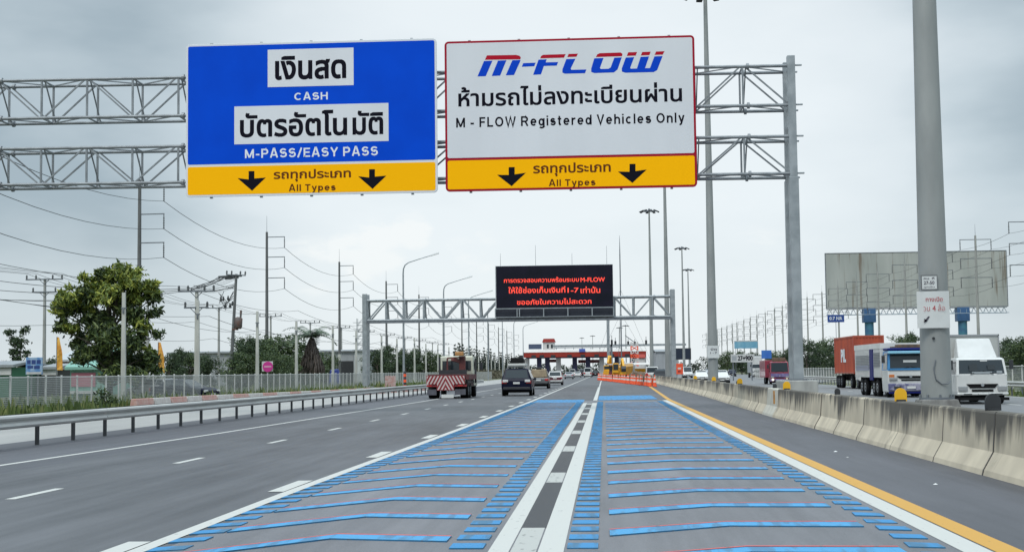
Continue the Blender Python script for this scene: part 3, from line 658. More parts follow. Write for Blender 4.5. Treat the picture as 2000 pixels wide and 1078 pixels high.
shape_on(ws, wx0, wz0, [[A2(*p) for p in q] for q in BLU], mat('logo_blue', (0.003, 0.055, 0.52), .7, spec=.08), 'logo_blue_strokes')

# ------------------------------------------------------------------ second gantry with the message screen
HY = 147.0
g2 = thing('sign_gantry', 'lower single-truss gantry farther on, carrying the black message screen', 'gantry', (0, 0, 0))
x0, x1 = P(717, 600, HY).x, P(1312, 600, HY).x; zt, zb = P(1000, 583, HY).z, P(1000, 622, HY).z
truss(g2, 'truss', x0, x1, HY, HY+1.5, zb, zt, 16, M_GALV, ch=.11, dg=.10)
b = MB(); b.box(x0, x1, HY-.5, HY-.12, zb-.32, zb-.12); b.build('walkway', M_GALVD, g2)
for x, dx in ((x0, -.25), (x1, .1)):
    for y in (HY, HY+1.5):
        MB().bar((x+dx, y, 0), (x+dx, y, P(716, 574, HY).z), .46).build('post', M_GALV, g2, bevel=.03)
    MB().box(x+dx-.6, x+dx+.6, HY-.6, HY+2.1, -.1, .3).build('footing', M_CONC, g2)
VY = HY-.55
def V(x, y): p = P(940+x/5.39, 500+y/5.39, VY); return p
a, c = V(145, 105), V(1393, 640); mid = V(770, 548)
vm = thing('message_screen', 'black electronic message screen with three lines of red words on the far gantry', 'message screen', (a.x, VY, c.z))
w, h = c.x-a.x, a.z-c.z; s = mid.z-c.z
MB().box(0, w, 0, .5, .05, h).build('cabinet', mat('screen_cabinet', (0.50, 0.52, 0.54), .5, .3), vm, bevel=.02)
MB().box(.09, w-.02, -.03, -.002, s+.05, h-.05).build('screen_face', mat('screen_black', (0.004, 0.005, 0.012), .5, spec=.2, col2=(0.009, 0.007, 0.02), scale=.6), vm)
MB().box(.03, w-.03, -.02, -.001, .06, s-.04).build('lower_panel', mat('lower_panel_dark', (0.010, 0.013, 0.024), .5, col2=(0.018, 0.022, 0.035), scale=.8), vm)
b = MB(); b.bar((0, -.35, s), (w, -.35, s), .09); b.bar((0, -.35, .1), (w, -.35, .1), .07)
for k in (.0, .185, .205, .41, .615, .82, 1.0): b.bar((w*k, -.35, .1), (w*k, -.35, s), .10)
b.build('handrail', M_GALV, vm)
M_LED = mat('red_lights', (0.5, 0.02, 0.01), .4, emit=((1.0, 0.085, 0.05), 1.0))
for sx, x0_, x1_, y0_, y1_ in (('การตรวจสอบความพร้อมระบบ', 238, 1028, 222, 276), ('M-FLOW', 1045, 1302, 225, 272), ('ให้ใช้ช่องเก็บเงินที่', 285, 885, 322, 390), ('1-7', 908, 1025, 334, 386), ('เท่านั้น', 1045, 1252, 320, 390), ('ขออภัยในความไม่สะดวก', 375, 1160, 446, 508)):
    p, q = V(x0_, (y0_+y1_)/2), V(x1_, (y0_+y1_)/2); zz0, zz1 = V((x0_+x1_)/2, y1_).z, V((x0_+x1_)/2, y0_).z
    lettering(sx, p.x-a.x, q.x-a.x, zz0-c.z, zz1-c.z, -.036, M_LED, vm, .013, 'red_words')
b = MB()
for k, hh in ((.045, 1.3), (.345, 2.1), (.655, 1.2), (.95, 1.9)): b.tube([(w*k, .25, h), (w*k, .25, h+hh)], [.022, .012], 5)
b.build('lightning_rod', M_GALVD, vm)
# ================================================================== LIGHT MASTS, LAMPS AND POWER POLES
def mast(label, x, y, h=26.0, r0=.325, base=.35, name='light_mast'):
    t = thing(name, label, 'light mast', (x, y, 0), 0, 'tall light masts of the road')
    MB().tube([(0, 0, .35), (0, 0, 8), (0, 0, 16), (0, 0, h)], [r0, r0*.80, r0*.60, r0*.36], 20).build('pole', M_MAST, t)
    b = MB(); b.hexa([(-.62, -.62, -.1), (.62, -.62, -.1), (.62, .62, -.1), (-.62, .62, -.1), (-.37, -.37, .92), (.37, -.37, .92), (.37, .37, .92), (-.37, .37, .92)]); b.build('plinth', mat('plinth_concrete', (0.20, 0.195, 0.185), .9, col2=(.11, .105, .1), scale=3, stretch=(2, 2, .5)), t, bevel=.03)
    b = MB(); b.lathe([(r0*1.12, .92), (r0*1.12, .96)], 16)
    for k in range(8): b.lathe([(.022, .9), (.022, 1.02)], 6, (r0*1.06*cos(k*pi/4), r0*1.06*sin(k*pi/4), 0))
    b.build('base_flange', M_GALVD, t)
    b = MB(); b.lathe([(.16, h-.1), (.22, h), (.12, h+.35)], 10); b.tube([(1.0*cos(k*pi/8), 1.0*sin(k*pi/8), h-.05) for k in range(17)], .05, 6)
    for k in range(8): b.bar((.1*cos(k*pi/4), .1*sin(k*pi/4), h), (1.0*cos(k*pi/4), 1.0*sin(k*pi/4), h-.05), .06)
    b.build('head_ring', M_GALVD, t)
    b = MB()
    for k in range(8):
        a = k*pi/4+.2; b.hexa([(1.0*cos(a)+dx*cos(a)-dy*sin(a), 1.0*sin(a)+dx*sin(a)+dy*cos(a), h+.16-dz-.28*(dx > 0)) for dz in (.14, 0) for dx, dy in ((-.1, -.2), (.55, -.2), (.55, .2), (-.1, .2))])
    b.build('floodlights', M_DARK, t)
    return t
mx = lambda u, v, Y: P(u, v, Y).x
m1 = mast('thick light mast nearest the camera behind the barrier, with notices taped to it', mx(1829, 760, 31), 31)
# service hatch, cable loop and conduit on the near mast
b = MB()
for k in range(2): pass
lp = [(-.05, -.34, 1.75), (-.10, -.345, 1.55), (-.06, -.345, 1.34), (.06, -.345, 1.24), (.19, -.33, 1.24), (.26, -.27, 1.30)]
MB().tube([(x-.02, y+.012, z) for x, y, z in lp], .011, 6).build('cable_loop', M_GALVD, m1)
MB().lathe([(r, z) for z, r in ((2.5, .318), (2.56, .318))], 20).build('strap', M_GALVD, m1)
MB().lathe([(.03, 0), (.03, .02)], 8, (-.1, -.33, 2.2), 'y').build('bolt', M_DARK, m1)
def notice(label, u0, v0, u1, v1, Y, bow, m=M_SFRAME):
    p, q = P(u0, v0, Y), P(u1, v1, Y); t = thing('notice_sheet', label, 'notice', (p.x, Y, q.z)); w, h = q.x-p.x, p.z-q.z
    b = MB(); n = 10; vs = []
    for i in range(n+1):
        f = i/n; yy = bow*(2*f-1)**2
        vs += [(w*f, yy, 0), (w*f, yy, h), (w*f, yy+.008, h), (w*f, yy+.008, 0)]
    fs = []
    for i in range(n):
        for k in range(4): fs.append((i*4+k, i*4+(k+1) % 4, i*4+4+(k+1) % 4, i*4+4+k))
    fs += [(0, 1, 2, 3), (4*n, 4*n+1, 4*n+2, 4*n+3)]
    b.add(vs, fs); b.build('sheet', m, t); return t, w, h
NY = 31-.36
M_NRED = mat('notice_red_ink', (0.42, 0.07, 0.08), .6); M_NBLK = mat('notice_dark_ink', (0.06, 0.05, 0.07), .6); M_PAPER = mat('notice_paper', (0.60, 0.61, 0.60), .6, col2=(0.55, 0.56, 0.55), scale=3)
t, w, h = notice('large white notice with red handwriting taped round the near mast', 1791, 569, 1857, 640, NY, .05, M_PAPER)
lettering('ทางเปิด', w*.26, w*.78, h*.72, h*.84, -.006, M_NRED, t, .01); lettering('วน 4 ล้อ', w*.18, w*.84, h*.46, h*.64, -.006, M_NRED, t, .01)
b = MB(); b.poly([(w*.19, -.004, h*.18), (w*.26, -.004, h*.17), (w*.37, -.004, h*.31), (w*.32, -.004, h*.32)]); b.poly([(w*.18, -.004, h*.14), (w*.29, -.004, h*.2), (w*.2, -.004, h*.26)]); b.build('arrow', M_NBLK, t, fixn=False)
t, w, h = notice('small white plate with dark figures just above the big notice on the near mast', 1798, 537, 1832, 567, NY, .01, mat('grey_plate_edge', (0.15, 0.155, 0.16), .5))
MB().box(.025, w-.02, -.004, -.001, .03, h-.03).build('plate_face', M_PAPER, t)
lettering('กม. ที่', w*.17, w*.8, h*.70, h*.86, -.008, M_NBLK, t, .02); lettering('27-50', w*.17, w*.8, h*.38, h*.6, -.008, M_NBLK, t, .02); lettering('ฉุกเฉิน', w*.17, w*.8, h*.14, h*.27, -.008, M_NBLK, t, .005)
m2 = mast('tall light mast rising behind the right end of the white sign', mx(1393, 740, 94.4), 94.4, h=26.55, r0=.34)
t, w, h = notice('pair of white notices taped low on the second light mast', 1381, 675, 1405, 699, 94.0, .03, M_PAPER)
lettering('ปิด', w*.3, w*.8, h*.62, h*.8, -.006, M_NBLK, t, .02); lettering('1 - 7', w*.25, w*.8, h*.35, h*.5, -.006, M_NBLK, t, .02)
mast('light mast just right of the second gantry screen, behind the gantry post', mx(1305, 735, 157), 157)
mast('light mast with its lamp head below the white sign, tallest of the far ones', mx(1273, 700, 220), 220)
for k, (u, v, ub, vb, Y) in enumerate([(1328, 485, 1336, 705, 290), (1343, 527, 1347, 705, 352), (1137, 660, 1137, 700, 900), (1158, 656, 1158, 700, 800), (1209, 640, 1211, 700, 640), (1221, 636, 1223, 700, 600)]):
    h = P(u, v, Y).z
    mast(('far light mast right of the gantry post, taller of the pair', 'far light mast right of the gantry post, shorter of the pair', 'tiny far light mast over the toll roof, left of the pair', 'tiny far light mast over the toll roof, right of the pair', 'tiny far light mast right of the toll gantry column, left of the pair', 'tiny far light mast right of the toll gantry column, right of the pair')[k], mx(ub, vb, Y), Y, h, .3)
# street lamps with a single curved arm
lamp = None
for k, Y in enumerate([157, 196, 231, 268, 305, 342, 379]):
    x = -22.0+.12*k; lab = 'curved-arm street lamp left of the road, %s and nearest of the row' % 'tallest' if k == 0 else '%s curved-arm street lamp from the left in the row beyond the guardrail' % ORD[k]
    if lamp is None:
        lamp = thing('street_lamp', lab, 'street lamp', (x, Y, 0), 0, 'curved-arm street lamps on the left')
        MB().tube([(0, 0, 0), (0, 0, 6), (0, 0, 12.6)], [.13, .11, .085], 10).build('pole', M_GALV, lamp)
        MB().tube([(0, 0, 12.6), (.04, 0, 13.1), (.22, 0, 13.5), (.6, 0, 13.78), (1.8, 0, 14.15), (3.2, 0, 14.55)], [.085, .075, .07, .06, .05, .045], 8).build('arm', M_GALV, lamp)
        b = MB(); b.hexa([(3.0, -.14, 14.42), (4.0, -.16, 14.70), (4.0, .16, 14.70), (3.0, .14, 14.42), (3.0, -.08, 14.62), (3.95, -.1, 14.88), (3.95, .1, 14.88), (3.0, .08, 14.62)]); b.build('lamp_head', mat('lamp_head_grey', (0.55, 0.56, 0.56), .4), lamp, bevel=.03)
        MB().box(-.25, .25, -.25, .25, -.05, .1).build('base_plate', M_CONC, lamp)
    else: dup(lamp, (x, Y, 0), 0, lab)
# high-voltage line on single concrete poles, three arms to the road side
HVX, HV0, HVS = -45.0, 83.6, 53.0
hv = None; hvp = []
for k in range(13):
    Y = HV0+HVS*k; lab = '%s tall power pole from the left with three arms towards the road' % ORD[max(0, k-1)] if k else 'tall power pole with three arms standing left beyond the frame edge'
    hvp.append((HVX, Y))
    if hv is None:
        hv = thing('power_pole', lab, 'power pole', (HVX, Y, -.06), 0, 'tall power poles along the left side')
        MB().tube([(0, 0, 0), (0, 0, 20.8)], [.26, .16], 8).build('pole', M_CONCD, hv)
        MB().tube([(0, 0, 20.8), (0, 0, 23.0)], [.03, .015], 5).build('lightning_spike', M_GALVD, hv)
        for zz in (20.1, 17.4, 14.6):
            MB().bar((0, -.0, zz), (2.45, 0, zz+.02), .10).build('arm', M_GALVD, hv)
            b = MB(); b.tube([(2.4, 0, zz), (2.4, 0, zz-1.45)], .05, 6)
            for q in range(7): b.lathe([(.045, 0), (.11, .03), (.045, .09)], 8, (2.4, 0, zz-1.4+q*.17))
            b.build('insulator', M_INS, hv)
        MB().lathe([(.275, 4.0), (.27, 5.0)], 8).build('pale_band', M_WPOLE, hv)
    else: dup(hv, (HVX, Y, -.06), random.uniform(-.02, .02), lab)
def catenary(b, p, q, sag, r, n=10):
    p, q = Vector(p), Vector(q); b.tube([p.lerp(q, i/n) - Vector((0, 0, sag*4*(i/n)*(1-i/n))) for i in range(n+1)], r, 4, False)
for zz, nm in ((18.65, 'top'), (15.95, 'middle'), (13.15, 'lowest')):
    b = MB(); ptsw = [(HVX+2.4, HV0-HVS, zz-.06)] + [(x+2.4, y, zz-.06) for x, y in hvp]
    for p, q in zip(ptsw, ptsw[1:]): catenary(b, p, q, 1.55, .028)
    tag(b.build('power_line', M_WIRE, fixn=False), '%s wire of the three slung between the tall power poles on the left' % nm, 'power line', 'wires of the tall power line')
# white concrete posts just behind the fence
post = None
for k in range(25):
    Y = 2800*30/1000/(1.049+.2045*k)*1000/1000*1.0
    Y = 30*2800e-6/( (1.049+.2045*k)*1e-3)*1.0
    Y = 2800*30*(1.049+.2045*k)/1000
    lab = '%s plain pale concrete post from the left behind the mesh fence' % ORD[k]
    if post is None:
        post = thing('concrete_post', lab, 'concrete post', (-30, Y, -.06), 0, 'pale concrete posts behind the fence')
        MB().hexa([(-.15, -.13, 0), (.15, -.13, 0), (.15, .13, 0), (-.15, .13, 0), (-.10, -.09, 6.9), (.10, -.09, 6.9), (.10, .09, 6.9), (-.10, .09, 6.9)]).build('shaft', M_WPOLE, post, bevel=.015)
        b = MB(); b.box(-.14, .14, -.12, .12, 5.9, 5.97); b.box(-.05, .05, -.16, -.1, 5.6, 5.9); b.build('clamp', M_GALVD, post)
    else: dup(post, (-30+random.uniform(-.3, .3), Y, -.06), 0, lab, (1, 1, random.uniform(.94, 1.07)))
# distribution poles with cross-arms
def tpole(label, x, y, h, double=False, mm=M_CONC, lean=0.0, name='utility_pole', aw=1.25):
    t = thing(name, label, 'utility pole', (x, y, -.06), 0, 'cross-arm utility poles on the left'); t.rotation_euler = (0, lean, 0)
    MB().tube([(0, 0, 0), (0, 0, h)], [.21, .14], 8).build('pole', mm, t)
    for j, zz in enumerate(((h-.1, h-1.35) if double else (h-.12,))):
        b = MB(); b.bar((-aw*(1.5-j*.5), -.15, zz), (aw*(1.5-j*.5), -.15, zz), .12); b.bar((-.5, -.13, zz), (0, -.13, zz-.5), .05); b.bar((.5, -.13, zz), (0, -.13, zz-.5), .05); b.build('cross_arm', M_GALVD, t)
        b = MB()
        for f in (-.95, -.45, .45, .95) if j == 0 else (-.9, .9): b.lathe([(.05, .06), (.11, .12), (.06, .2), (.11, .28), (.05, .45)], 8, (aw*(1.5-j*.5)*f, -.15, zz))
        b.build('insulator', M_INS, t)
    return t
TX = -55.0; tps = []
for k in range(12):
    Y = 2800*TX*-1*(.897+.2085*k)/1000
    tpole('%s cross-arm utility pole from the left, on the line behind the trees' % ORD[k], TX, Y, 11.4, k == 0); tps.append((TX, Y))
p = P(384, 735, 108); tpole('pale utility pole with two stacked cross-arms between the big tree and the leaning pole', p.x, 108, 8.2, True, M_WPOLE, aw=.95)
p = P(449, 735, 150); lean = tpole('dark utility pole leaning right with a transformer and tangled cables', p.x, 150, 12.4, False, M_CONCD, .055, aw=.7)
b = MB(); b.lathe([(.30, 6.6), (.42, 6.75), (.42, 7.7), (.2, 7.85)], 12, (.52, 0, 0)); b.box(-.1, .5, -.2, .2, 6.45, 6.6); b.lathe([(.10, 7.8), (.13, 8.5), (.06, 8.6)], 8, (.72, 0, 0)); b.build('transformer', mat('transformer_grey', (0.09, 0.085, 0.085), .6, col2=(0.13, 0.06, 0.04), scale=2), lean)
b = MB(); R = random.Random(5)
for k in range(11):
    x0_, z0_ = R.uniform(-2.6, -.2), 11.9+R.uniform(-.9, .3); catenary(b, (-4.5, R.uniform(-1, 1), 10.7+R.uniform(-.3, .3)), (0, 0, z0_), R.uniform(.1, .5), .022, 8)
for k in range(5): b.tube([(-1.5+R.uniform(-.5, .5), 0, 9.6+R.uniform(-.8, 1.2)), (-1.2+R.uniform(-.5, .5), 0, 8.9+R.uniform(-.5, .5)), (-.8, 0, 9.3), (-.2, 0, 10.2+R.uniform(-.4, .4))], .035, 5)
for k in range(6): b.lathe([(.05, 0), (.13, .12), (.06, .5)], 7, (-1.5+.25*k, 0, 8.7+R.uniform(0, .9)))
b.bar((-1.9, 0, 12.0), (.6, 0, 12.25), .22); b.bar((-1.2, .1, 11.9), (.2, .1, 12.1), .3)
for k in range(7): catenary(b, (-4.6+R.uniform(-.3, .3), 0, 10.7+R.uniform(-.2, .2)), (-1.2+R.uniform(-.8, .4), 0, 12.0), R.uniform(-.1, .25), .035, 6)
for k in range(3): catenary(b, (-4.6, 0, 10.7-.1*k), (-30, -10, 11.2-1.3*k), .9, .04, 12)
b.build('tangled_cables', M_WIRE, lean)
for j, (dx, dz) in enumerate(((-1.75, .3), (-.8, .3), (.8, .3), (1.75, .3))):
    b = MB(); q = [(TX+dx, 60, 11.5+dz)]+[(x+dx, y, 11.5+dz) for x, y in tps]
    for p, c in zip(q, q[1:]): catenary(b, p, c, .7, .02)
    tag(b.build('power_line', M_WIRE, fixn=False), '%s of the four upper wires on the cross-arm utility poles, counted from the left' % ORD[j], 'power line', 'wires of the cross-arm poles')
for j, (z1, z2, x2) in enumerate(((9.2, 7.9, -48), (8.6, 6.8, -40), (6.4, 5.9, -46), (9.8, 9.0, -36), (7.2, 6.4, -34))):
    b = MB(); q = [(x2-4, 70, z1), (x2, 122, z2+.3), (x2+.5, 165, z2), (x2+.5, 215, z2), (x2, 300, z2), (x2, 400, z2)]
    for p, c in zip(q, q[1:]): catenary(b, p, c, .8, .022)
    tag(b.build('power_line', M_WIRE, fixn=False), ('thin low wire crossing behind the big tree, highest of the low ones', 'thin low wire behind the leaning pole', 'lowest thin wire above the mesh fence on the left', 'thin wire passing just under the leaning pole top', 'thin wire passing by the pale double cross-arm pole')[j], 'power line', 'low wires on the left')
# right-hand line with arms on both sides
RX, rp = 55.0, None; ry = []
for k in range(24):
    Y = RX*(3.44+.4606*k); ry.append(Y)
    lab = '%s double-armed power pole from the right in the long row beyond the opposite road' % ORD[k]
    if rp is None:
        rp = thing('power_pole', lab, 'power pole', (RX, Y, -.06), 0, 'double-armed power poles on the right')
        MB().tube([(0, 0, 0), (0, 0, 20.9)], [.26, .15], 8).build('pole', M_CONC, rp)
        MB().tube([(0, 0, 20.9), (0, 0, 22.6)], [.03, .015], 5).build('lightning_spike', M_GALVD, rp)
        for zz in (20.3, 17.5, 14.7):
            MB().bar((-2.3, 0, zz), (2.3, 0, zz), .10).build('arm', M_GALVD, rp)
            for sx in (-2.25, 2.25):
                b = MB(); b.tube([(sx, 0, zz), (sx, 0, zz-1.5)], .05, 6)
                for q in range(6): b.lathe([(.045, 0), (.12, .03), (.045, .09)], 8, (sx, 0, zz-1.45+q*.2))
                b.build('insulator', M_INS, rp)
    else: dup(rp, (RX+random.uniform(-.4, .4), Y, -.06), random.uniform(-.03, .03), lab)
for sx in (-2.25, 2.25):
    for zz, nm in ((18.75, 'top'), (15.95, 'middle'), (13.15, 'lowest')):
        b = MB()
        for p, q in zip([ry[0]-25]+ry, ry): catenary(b, (RX+sx, p, zz), (RX+sx, q, zz), .35, .022, 6)
        tag(b.build('power_line', M_WIRE, fixn=False), '%s wire on the %s arms of the power poles right of the road' % (nm, 'left' if sx < 0 else 'right'), 'power line', 'wires of the right power line')
# thin guyed mast behind the screen and a far lattice pylon
p = P(1214, 700, 330); hh = P(1214, 460, 330).z
t = thing('radio_mast', 'thin guyed radio mast rising just right of the message screen', 'radio mast', (p.x, 330, 0))
MB().tube([(0, 0, 0), (0, 0, hh*.86), (0, 0, hh)], [.16, .13, .03], 6).build('mast', M_GALVD, t)
b = MB()
for a in (.4, 2.5, 4.6): b.tube([(0, 0, hh*.62), (9*cos(a), 6*sin(a), 0)], .03, 4); b.tube([(0, 0, hh*.45), (9*cos(a), 6*sin(a), 0)], .03, 4)
b.build('guy_wire', M_WIRE, t)
p = P(704, 700, 420); hh = P(704, 622, 420).z
t = thing('lattice_pylon', 'pale steel lattice pylon far behind the warehouse on the left', 'pylon', (p.x, 420, 0))
b = MB(); w0 = .9
for x in (-w0, w0):
    for y in (-w0, w0): b.bar((x, y, 0), (x, y, hh), .14)
for k in range(9):
    z = hh*k/9
    for y in (-w0, w0): b.bar((-w0, y, z), (w0, y, z+hh/9), .09); b.bar((-w0, y, z), (w0, y, z), .09)
b.build('lattice', M_GALV, t)
b = MB()
for k in range(4): b.bar((-2.2, 0, hh-1.2-2*k), (2.2, 0, hh-1.2-2*k), .14)
b.build('cross_arm', M_GALV, t)

# ================================================================== TREES
L_TEAK = leafmat('broad_leaves', (0.012, 0.026, 0.010), (0.048, 0.082, 0.020), (0.15, 0.19, 0.045))
L_YOUNG = leafmat('young_leaves', (0.045, 0.075, 0.012), (0.15, 0.20, 0.03), (0.36, 0.37, 0.06))
L_DARK = leafmat('dark_leaves', (0.012, 0.028, 0.012), (0.028, 0.055, 0.020), (0.070, 0.110, 0.035))
L_MID = leafmat('mid_leaves', (0.020, 0.040, 0.014), (0.045, 0.080, 0.025), (0.110, 0.150, 0.050))
L_PINE = leafmat('needle_leaves', (0.016, 0.026, 0.018), (0.030, 0.045, 0.030), (0.055, 0.075, 0.045))
L_PALM = leafmat('palm_leaves', (0.020, 0.040, 0.020), (0.040, 0.070, 0.035), (0.080, 0.120, 0.055))
def leaf(b, c, s, R, flat=.6):
    d = Vector((R.gauss(0, 1), R.gauss(0, 1), R.gauss(0, flat))).normalized(); u = d.orthogonal().normalized(); u.rotate(Matrix.Rotation(R.uniform(0, 6.28), 3, d)); w = d.cross(u)
    l = s*R.choice((.6, .8, 1, 1.15, 1.45))*R.uniform(.85, 1.15); m = l*R.uniform(.28, .42)
    b.add([c-u*l*.5, c+w*m*.5+d*l*.05, c+u*l*.5-d*l*.08, c-w*m*.5+d*l*.05], [(0, 1, 2, 3)])
def tree_parts(seed, h, clumps, nleaf, ls, lm, trunk_r=.2, low=.2):
    """clumps: (x, y, z, r).  returns builder of trunk and crown"""
    R = random.Random(seed); tr = MB(); top = max(c[2] for c in clumps)
    tr.tube([(0, 0, 0), (R.uniform(-.2, .2), 0, h*.25), (R.uniform(-.3, .3), R.uniform(-.2, .2), h*.55), (0, 0, h*.8)], [trunk_r, trunk_r*.8, trunk_r*.55, trunk_r*.2], 7)
    for c in clumps: tr.tube([(0, 0, min(h*.6, c[2]*.62)), ((c[0])*.5, c[1]*.5, c[2]*.83), c[:3]], [trunk_r*.4, trunk_r*.25, trunk_r*.08], 5)
    cr = MB()
    tot = sum(c[3]**2 for c in clumps)
    for c in clumps:
        n = int(nleaf*c[3]**2/tot); C = Vector(c[:3])
        sub = [(C+Vector((R.gauss(0, 1), R.gauss(0, 1), R.gauss(0, .8))).normalized()*c[3]*R.uniform(.45, 1.0)) for _ in range(9)]
        for k in range(n):
            q = R.choice(sub) if k % 5 else C
            cr_ = c[3]*(.42 if k % 5 else .8)
            leaf(cr, q + Vector((R.gauss(0, 1), R.gauss(0, 1), R.gauss(0, .75)))*cr_*.55, ls, R)
    return tr, cr
def tree(name, label, loc, seed, h, clumps, nleaf, ls, lm, tr_=.2, group=None, cat='tree', rz=0):
    t = thing(name, label, cat, loc, rz, group); a, c = tree_parts(seed, h, clumps, nleaf, ls, lm, tr_)
    a.build('trunk', M_BARK, t); c.build('crown', lm, t, fixn=False); return t
def blob(seed, h, w, n=9, zlo=.35):
    R = random.Random(seed); o = []
    for k in range(n):
        f = zlo+(1-zlo)*((k+.5)/n); a = R.uniform(0, 6.28); rr = w*.5*(1-abs(f-.55)*1.1)*R.uniform(.35, .95)
        o.append((rr*cos(a), rr*sin(a), h*f*.93, w*R.uniform(.17, .27)))
    return o
# the big broad-leaved tree on the left (outline read off the photograph, with depth of its own)
TY = 96.0; s_ = TY/2800
bp = P(215, 742, TY); bigc = []
for u, v, r in [(178, 575, 30), (150, 600, 28), (128, 612, 20), (205, 560, 26), (235, 548, 24), (262, 560, 26), (292, 580, 22), (303, 610, 15), (307, 650, 13), (225, 590, 34), (262, 610, 32), (185, 625, 34), (150, 655, 26), (122, 640, 16), (215, 655, 38), (258, 660, 34), (180, 690, 30), (225, 705, 36), (265, 705, 30), (290, 695, 20), (300, 720, 18), (160, 700, 20), (240, 530, 15), (200, 535, 13), (298, 555, 11), (112, 600, 9), (225, 730, 30), (270, 735, 26)]:
    p = P(u, v, TY); R = random.Random(u*7+v); bigc.append((p.x-bp.x, R.uniform(-1, 1)*r*s_*1.3, p.z, r*s_))
bt_ = tree('broad_leaved_tree', 'big broad-leaved tree with yellow-green top leaves behind the fence on the left', (bp.x, TY, -.06), 11, 8.0, [(x, y, z, r*.84) for x, y, z, r in bigc], 15000, .38, L_TEAK, .24)
yc = []
for u, v, r in [(178, 562, 24), (150, 588, 24), (205, 546, 24), (237, 536, 24), (264, 548, 24), (288, 566, 22), (222, 572, 26), (122, 600, 18), (140, 640, 16), (258, 588, 20), (110, 598, 9), (240, 528, 14), (202, 533, 13), (300, 556, 11), (180, 604, 16), (190, 655, 16), (285, 640, 14), (135, 565, 8), (165, 545, 10), (290, 690, 12)]:
    p = P(u, v, TY); R = random.Random(u*3+v); yc.append((p.x-bp.x, R.uniform(-1.2, .4)*r*s_*1.1, p.z+.15, r*s_))
tree_parts(12, 8, yc, 5200, .42, L_YOUNG)[1].build('young_leaves', L_YOUNG, bt_, fixn=False)
# two-lobed dark tree far left
cl = []; p0 = P(38, 720, 150)
for u, v, r in [(20, 650, 10), (26, 665, 12), (46, 645, 10), (40, 665, 13), (30, 685, 12), (50, 690, 9), (36, 700, 9)]:
    p = P(u, v, 150); cl.append((p.x-p0.x, random.uniform(-.5, .5), p.z, r*150/2800))
tree('forked_tree', 'small dark tree with a forked crown at the far left', (p0.x, 150, -.06), 21, 5, cl, 1500, .35, L_DARK, .12)
# rows of background trees: a handful of crowns, copied
protos = []
for i, (h, w, lm) in enumerate([(8, 7, L_DARK), (7, 8, L_MID), (10, 7, L_DARK), (6, 7, L_MID)]):
    t = tree('bushy_tree', 'x', (0, -60-20*i, 0), 31+i, h*.7, blob(41+i, h, w, 13, .12), 5200, .42, lm, .2, 'trees behind the left fence'); t['used'] = 0; protos.append((t, h))
GL = {}
def plant(u, vtop, Y, k, label, group, wid=1.0):
    t, h = protos[k]; p = P(u, vtop, Y); s = (p.z+.1)/h
    sc = (s*wid*random.uniform(.9, 1.1), s*wid*random.uniform(.9, 1.1), s); lo = (p.x, Y, -.06); rz = random.uniform(0, 6.28)
    if not t['used']:
        t['used'] = 1; t.location = lo; t.rotation_euler = (0, 0, rz); t.scale = sc; o = t; o['label'] = label
    else: o = dup(t, lo, rz, label, sc)
    o['group'] = group; return o
SPOTS = [(8, 712, 170, 1), (95, 700, 200, 0), (70, 708, 190, 1), (330, 690, 150, 0), (348, 682, 180, 2), (372, 692, 200, 3), (410, 694, 190, 0), (462, 668, 180, 1), (486, 660, 175, 2), (512, 662, 185, 0), (540, 668, 178, 1), (566, 660, 185, 3), (478, 692, 150, 3), (530, 694, 150, 1), (560, 697, 160, 3), (596, 694, 170, 3), (632, 697, 190, 1), (736, 682, 240, 0), (752, 676, 260, 2), (772, 690, 240, 0), (792, 682, 260, 2), (815, 680, 280, 0), (836, 690, 280, 1), (856, 698, 300, 1), (876, 704, 340, 0)]
for i, (u, v, Y, k) in enumerate(SPOTS): plant(u, v, Y, k, '%s bushy tree from the left in the row behind the mesh fence' % ORD[i], 'trees behind the left fence')
SPR = [(1574, 662, 250, 2), (1596, 678, 260, 0), (1622, 668, 280, 1), (1648, 684, 250, 0), (1748, 664, 230, 1), (1772, 652, 235, 2), (1792, 672, 240, 0), (1972, 662, 190, 2), (1992, 668, 170, 1), (1545, 680, 330, 0), (1522, 690, 360, 1), (1500, 694, 380, 0), (1474, 688, 420, 2), (1448, 686, 440, 0), (1420, 690, 460, 1), (1398, 698, 500, 0), (1700, 676, 270, 1), (1850, 665, 260, 0), (1930, 672, 220, 1), (2010, 664, 180, 0)]
for i, (u, v, Y, k) in enumerate(sorted(SPR, reverse=True)): plant(u, v, Y, k, '%s bushy tree from the right in the row beyond the opposite road' % ORD[i], 'trees beyond the opposite road', 1.15)
# slim dark needle-leaved trees in a row towards the toll plaza
t0 = None; R = random.Random(9)
for k in range(36):
    u = 888+k*3.8+R.uniform(-1.5, 1.5); Y = 330+k*8; v = 670+k*.75+R.uniform(-8, 7); p = P(u, v, Y)
    lab = '%s slim dark needle-leaved tree from the left in the row before the toll plaza' % ORD[k]
    if t0 is None:
        t0 = tree('needle_tree', lab, (p.x, Y, -.06), 77, 7.5, [(0, 0, 1.6+.95*i, .95-.085*i) for i in range(9)]+[(.3, .1, 4, .7), (-.3, 0, 5.5, .55)], 1300, .5, L_PINE, .12, 'needle-leaved trees before the toll plaza'); t0.scale = [p.z/10]*3
    else: dup(t0, (p.x, Y, -.06), R.uniform(0, 6), lab, (p.z/10*R.uniform(.9, 1.5), p.z/10, p.z/10))
hb_ = MB(); R = random.Random(17)
for _ in range(5200):
    f = R.random(); y = 240+f*190; x = -27.5+R.uniform(-1.2, 1.2); leaf(hb_, Vector((x, y, R.uniform(0, 2.3)*R.uniform(.6, 1))), .55, R)
